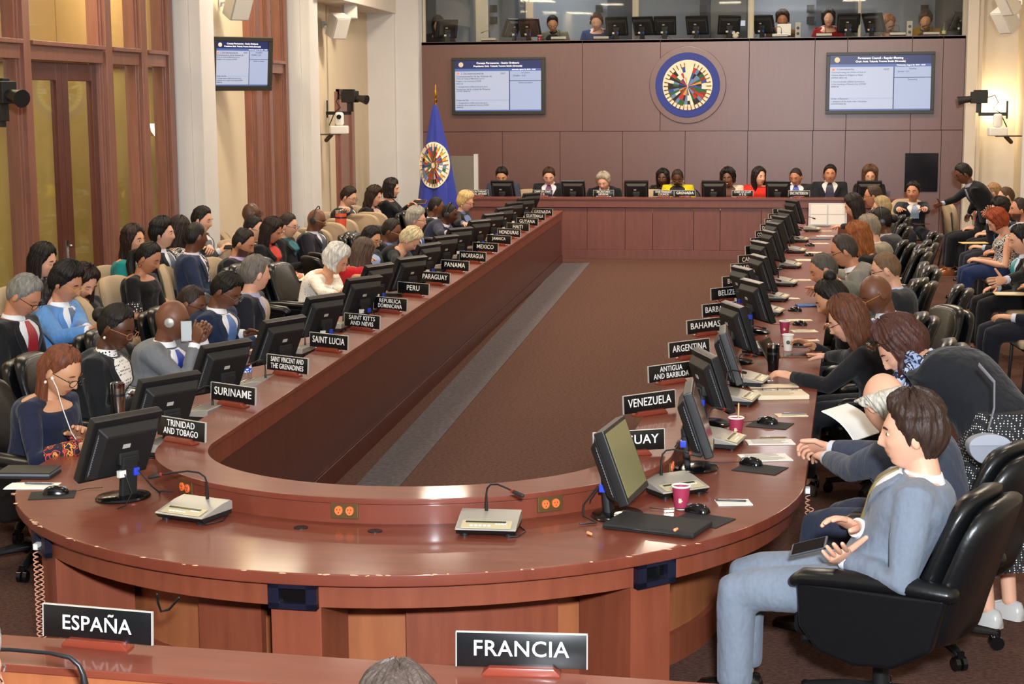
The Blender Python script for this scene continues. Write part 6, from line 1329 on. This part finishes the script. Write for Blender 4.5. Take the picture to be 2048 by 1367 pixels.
# mice and mats
def mouse(u, v, rz, label, matlab=None, mu=None, mv=None, mw=.22, md=.18):
    if matlab:
        q = at(mu, mv, ZTOP); t = thing('mouse_mat', matlab, 'mat', q, rad(rz)); m = MB(); m.box((0, 0, .002), (mw, md, .004)); obj('pad', m, mat('mat black', '141416', .8), t, bevel=.0015)
    q = at(u, v, ZTOP); t = thing('computer_mouse', label, 'mouse', (q.x, q.y, ZTOP+(.004 if matlab else 0)), rad(rz), 'computer mice')
    m = MB(); m.loft([[(x, .031*w*math.cos(a), max(0, h*math.sin(a))+.001) for a in [2*math.pi*k/16 for k in range(16)]] for x, w, h in ((-.056, .35, .012), (-.05, .75, .022), (-.03, 1.0, .034), (0, 1.02, .038), (.03, .95, .031), (.05, .75, .019), (.057, .4, .010))]); obj('shell', m, GLOSSK, t, angle=70)
    m = MB(); m.tube([(.03, 0, .03), (.045, 0, .025)], .005, 8); obj('wheel', m, GREY, t)
    m = MB(); m.tube([(.055, 0, .008), (.09, .01, .004), (.13, .05, .004), (.2, .06, .004)], .0018, 6); obj('cable', m, BLK, t)
mouse(1395, 1025, 155, 'black computer mouse on the nearest right mat', 'large black mouse mat beside the black laptop sleeve', 1405, 1040, .22, .18)
mouse(1502, 930, 160, 'black computer mouse below the printed pages', 'black mouse mat under the elderly man\'s sleeve', 1520, 938)
mouse(1535, 847, 165, 'black computer mouse beside the pink cup with a stirrer', 'black mouse mat beside the cream note sheet', 1540, 850)
mouse(112, 988, 20, 'black computer mouse at the left end of the table', 'black mouse mat in front of the nearest left monitor', 105, 990, .20, .15)
mouse(1478, 772, 165, 'black computer mouse near the ring binder'); mouse(1590, 690, 165, 'black computer mouse by the white cup', 'black mouse mat by the white cup', 1592, 692, .18, .12)
mouse(1590, 622, 165, 'black computer mouse beside the BARBADOS console'); mouse(1600, 650, 165, 'black computer mouse beside the first pink cup of the middle'); mouse(1620, 492, 165, 'small black mouse near the CHILE console'); mouse(1618, 512, 165, 'small black mouse near the CANADA console')
# laptop sleeve and ear plugs
q = at(1315, 1055, ZTOP); ls = thing('laptop_sleeve', 'black padded laptop sleeve lying on the near right table', 'sleeve', q, rad(-17)); m = MB(); m.box((0, 0, .014), (.40, .23, .026)); obj('cover', m, mat('neoprene black', '1b191a', .75, bump=.3, bscale=300), ls, bevel=.010); m = MB(); m.tube([(-.19, -.116, .014), (.19, -.116, .014)], .003, 6); obj('zip', m, BLK, ls)
for u, v, z, lab in ((1179, 1066, ZTOP+.008, 'orange foam earplug left of the laptop sleeve'), (1352, 1058, ZTOP+.036, 'orange foam earplug on top of the laptop sleeve')):
    q = at(u, v, z); t = obj('earplug', MB().tube([(-.012, 0, 0), (.012, .0, 0)], [.007, .0055], 10), mat('orange foam', 'ee9a6a', .8), None, q, (0, 0, rad(-50 if 'left' in lab else 70))); tag(t, lab, 'earplug', 'earplugs')
# tablets and telephones
def slab_dev(name, label, cat, loc, rz, w, d, frame, glass=GLOSSK, tilt=0.0, roll=0.0):
    t = thing(name, label, cat, loc, rz); t.rotation_euler = (tilt, roll, rz); m = MB(); m.box((0, 0, .004), (w, d, .008)); obj('body', m, frame, t, bevel=.003); m = MB(); m.box((0, 0, .0085), (w*.90, d*.86, .001)); obj('screen', m, glass, t, smooth=False); return t
WP = mat('white plastic')
slab_dev('tablet', 'white tablet under the hand of the woman with straight brown hair', 'tablet', at(1520, 757, ZTOP), rad(100), .20, .135, WP)
slab_dev('tablet', 'dark tablet in a brown cover before the white cup', 'tablet', at(1592, 712, ZTOP), rad(5), .22, .14, mat('brown cover', '7a4424', .6))
q = at(1537, 700, ZTOP+.09); slab_dev('tablet', 'dark tablet propped upright behind the BAHAMAS monitor', 'tablet', q, rad(70), .22, .16, BLK, tilt=rad(60))
e_, t_ = RA['hands'][1]; w_p = world(RA, t_); slab_dev('telephone', 'dark telephone in the hand of the man in light grey', 'telephone', w_p+Vector((-.125, .015, .035)), rad(160), .15, .072, mat('phone silver', '6a6f7a', .3, metal=.6), tilt=rad(-28), roll=rad(20))
w_p = world(R4, R4['hands'][0][1]); slab_dev('telephone', 'telephone held by the man in the navy suit', 'telephone', w_p+Vector((.09, .02, .02)), rad(0), .14, .07, mat('phone gold', 'b9a27a', .3, metal=.5), tilt=rad(25))
e_, t_ = R3['hands'][0]; w_p = world(R3, R3['TH'] @ Vector((.062, .07, -.02))); slab_dev('telephone', 'grey telephone held at the cheek of the bald man in grey', 'telephone', w_p+Vector((.03, -.015, -.02)), rad(20), .07, .13, mat('phone grey', '8b8d8c', .4), mat('phone back', '6f716f', .35), tilt=rad(82))
slab_dev('telephone', 'telephone held by the man with swept dark hair', 'telephone', world(A11, A11['hands'][0][1])+Vector((.1, 0, .03)), 0, .14, .07, BLK, tilt=rad(30))
slab_dev('telephone', 'telephone held by the man in the coral tie', 'telephone', world(Q1, Q1['hands'][0][1])+Vector((-.1, 0, .03)), 0, .14, .07, BLK, tilt=rad(30))
slab_dev('tablet', 'brown tablet held by the large woman in black', 'tablet', world(A20, A20['hands'][0][1])+Vector((.1, 0, .03)), 0, .2, .14, mat('brown cover'), tilt=rad(20))
slab_dev('tablet', 'tablet on the knee of the man in a light blue tie', 'tablet', world(D1, (-.05, .36, .63)), rad(10), .22, .15, mat('brown cover'))
slab_dev('notepad', 'notebook on the lap of the woman in teal', 'notebook', world(A7, (.0, .34, .62)), rad(-20), .24, .17, mat('grey pad', '8a8890', .6), PAPER)
slab_dev('notepad', 'cream papers on the lap of the woman with gold glasses and red blouse', 'paper', world(A15, (0, .36, .62)), rad(-10), .28, .20, CREAMP, CREAMP, tilt=rad(15))
q = at(1948, 486, .62); slab_dev('folder', 'yellow folder on the knees in the right row', 'folder', q, rad(10), .34, .22, mat('manila', 'd8b878', .8), mat('manila'))
q = at(2026, 588, .62); slab_dev('folder', 'cream folder on the knees at the right edge', 'folder', q, rad(0), .34, .24, mat('manila'), CREAMP)
pr = at(1700, 845, .84); t = thing('booklet', 'curved white booklet in front of the elderly man', 'booklet', pr, rad(70)); t.rotation_euler = (rad(35), 0, rad(60)); m = MB(); top = [[(.13*(i/8-.5)*2, .11*(j/8-.5)*2, .03*math.cos((j/8-.5)*2.6)) for j in range(9)] for i in range(9)]; m.slab(top, [[(p[0], p[1], p[2]-.006) for p in r] for r in top]); obj('pages', m, PAPER, t, angle=60)
# shoulder bag of the bending woman
q = at(1975, 888, .95); bg = thing('shoulder_bag', 'small grey bag hanging from the bending woman', 'bag', q, rad(10)); m = MB(); m.loft([[(x, y+.0, z) for x, z in [(.088*math.cos(a), .075*math.sin(a)*(1.1 if math.sin(a) < 0 else .6)) for a in [2*math.pi*k/24 for k in range(24)]]] for y in (-.035, -.03, .03, .035)]); obj('body', m, mat('grey leather', '8d8f9a', .5), bg, bevel=.008); m = MB(); m.loft([[(x*1.02, y, z*1.02+.004) for x, z in [(.088*math.cos(a), .075*math.sin(a)*.62) for a in [math.pi*k/14 for k in range(15)]]] for y in (-.043, -.037)]); obj('flap', m, mat('grey leather light', '9da0aa', .5), bg)
m = MB(); m.tube([(.0, -.0, .06), (.02, -.01, .16), (.02, .0, .27), (-.02, .10, .33)], [(.002, .012)]*4, 8); obj('strap', m, mat('grey leather'), bg)
# coiled cords hanging from the table's jacks
CORD = mat('coiled cord', 'c98f78', .5)
def coil(x, y, z1, z0, label, turns=16, r=.010):
    t = thing('coiled_cord', label, 'cord', (x, y, 0)); m = MB(); n = turns*10; pts = []
    for i in range(n+1):
        k = i/n; dz = z1+(z0-z1)*k; a = 2*math.pi*turns*k; pts.append((r*math.cos(a), r*math.sin(a), dz))
    pts2 = [(r*math.cos(2*math.pi*turns*.9*k/n)+.018, r*math.sin(2*math.pi*turns*.9*k/n)+.004, z0+(z1*.9-z0)*k/n) for k in range(n+1)]
    m.tube(pts, .0028, 5); m.tube(pts2, .0028, 5); obj('coil', m, CORD, t); m = MB(); m.box((0, .02, z1+.02), (.02, .04, .025)); obj('plug', m, WP, t)
d = (at(72, 1095, .56)-Vector((XC, YC, .56))).normalized(); coil(XC+d.x*1.84, YC+d.y*1.81, .54, .06, 'coiled earphone cord hanging at the left end of the table', 22)
q = at(1592, 1010, .55); coil(XC+1.86, q.y, .60, .22, 'coiled earphone cord hanging beside the man in light grey', 16)
q = at(1634, 800, .55); coil(XC+1.90, q.y, .62, .30, 'reddish coiled cord hanging by the woman reaching for a tablet', 14)
# booth desks: monitors, consoles and oddments along the counter
ZB = 3.396
def bmon(u, v, rz, label, w=.42, h=.32):
    q = atY(u, v, 27.98); o = MK.put((q.x, 27.98, ZB), math.pi+rad(rz), label, 'monitors in the booth')
for u, rz, lab in ((893, 25, 'booth monitor hiding the leftmost interpreter'), (1022, 60, 'booth monitor turned sideways left of the second window post'), (1060, -12, 'booth monitor left of the grey-green cardigan'), (1234, -5, 'booth monitor right of the blue shirt'), (1288, -20, 'booth monitor in the dark middle window, leftmost'), (1330, 0, 'low booth monitor in the middle window'), (1395, -10, 'booth monitor right of the middle of the booth'), (1458, 10, 'booth monitor in front of the black cabinet'), (1528, -25, 'booth monitor left of the lit page'), (1697, 0, 'booth monitor right of the red sweater'), (1748, -35, 'booth monitor left of the blond interpreter'), (1912, 50, 'booth monitor at the right end')):
    bmon(u, 60, rz, 'black '+lab)
BC = Kind(make_console())
for u, lab in ((978, 'between the first two windows'), (1118, 'before the grey-green cardigan'), (1203, 'before the blue shirt'), (1560, 'under the lit page'), (1648, 'before the red sweater'), (1795, 'before the blond interpreter'), (1862, 'before the mustard jacket')):
    q = atY(u, 75, 27.75); BC.put((q.x, 27.78, ZB), math.pi, 'small booth console '+lab, 'consoles in the booth')
q = atY(1568, 62, 27.9); t = thing('paper_sheet', 'lit white page held up in the booth', 'paper', (q.x, 27.95, ZB+.10)); t.rotation_euler = (rad(70), 0, 0); m = MB(); m.box((0, .05, 0), (.22, .20, .003)); obj('page', m, PAPER, t)
def pcup(u, lab): q = atY(u, 75, 27.7); cup((q.x, 27.72, ZB), lab, group='cups in the booth')
pcup(1079, 'dark red cup in the booth beside the cardigan')
q = atY(1471, 72, 27.72); sk_ = thing('plush_toy', 'small white plush animal on the booth counter', 'toy', (q.x, 27.72, ZB)); m = MB(); m.ell((0, 0, .045), (.05, .035, .04), 12, 8); m.ell((-.03, 0, .09), (.03, .025, .025), 10, 6); m.ell((.035, 0, .09), (.028, .025, .022), 10, 6); obj('body', m, mat('plush white', 'd9d2c4', .9), sk_); m = MB(); m.ell((-.04, 0, .118), (.01, .008, .01)); m.ell((-.02, 0, .118), (.01, .008, .01)); obj('ear', m, mat('plush white'), sk_)
for u, lab in ((1596, 'slim grey loudspeaker in the booth right of the lit page'), (1819, 'slim grey loudspeaker in the booth beside the blond interpreter')):
    q = atY(u, 60, 28.0); t = thing('loudspeaker', lab, 'speaker', (q.x, 28.0, ZB)); m = MB(); m.box((0, 0, .13), (.09, .09, .26)); obj('cabinet', m, GREYSP, t, bevel=.006); m = MB()
    for z in (.08, .17): m.tube([(0, -.044, z), (0, -.05, z)], .025, 14, dome=False)
    obj('driver', m, BLK, t)
q = atY(1888, 60, 27.8); t = thing('bottle', 'green glass bottle in the booth by the mustard jacket', 'bottle', (q.x, 27.8, ZB)); m = MB(); m.lathe([(.03, 0), (.032, .01), (.032, .12), (.013, .17), (.012, .22)], 16); obj('body', m, mat('green glass', '24502a', .15), t); m = MB(); m.lathe([(.033, .04), (.033, .09)], 16); obj('wrapper', m, mat('bottle paper', 'c8cfa0', .6), t)
q = atY(1458, 30, 28.9); cb_ = thing('equipment_cabinet', 'tall black cabinet in the middle of the booth', 'cabinet', (q.x, 28.95, 2.67)); m = MB(); m.box((0, 0, 1.0), (.62, .45, 2.0)); obj('body', m, mat('cabinet black', '12171d', .4), cb_, bevel=.01); m = MB(); m.box((.22, -.228, 1.02), (.12, .006, .09)); obj('lit_panel', m, SW, cb_); m = MB(); m.ell((.14, -.24, .86), (.008, .006, .008)); obj('indicator', m, mat('red indicator', 'ff2020', .4, emit=3), cb_)
# water glasses on the podium
for u, lab in ((1645, 'drinking glass on the podium in front of the upright man'), (1776, 'drinking glass at the right end of the podium')):
    q = atY(u, 390, DY+.12); t = thing('drinking_glass', lab, 'glass', (q.x, q.y, ZD), 0, 'glasses on the podium'); m = MB(); m.lathe([(.028, 0), (.035, .10), (.033, .10), (.026, .008)], 18); obj('bowl', m, archglass('bottle plastic'), t)
for o in list(COL.objects):
    if o.type == 'EMPTY' and not o.children: bpy.data.objects.remove(o)
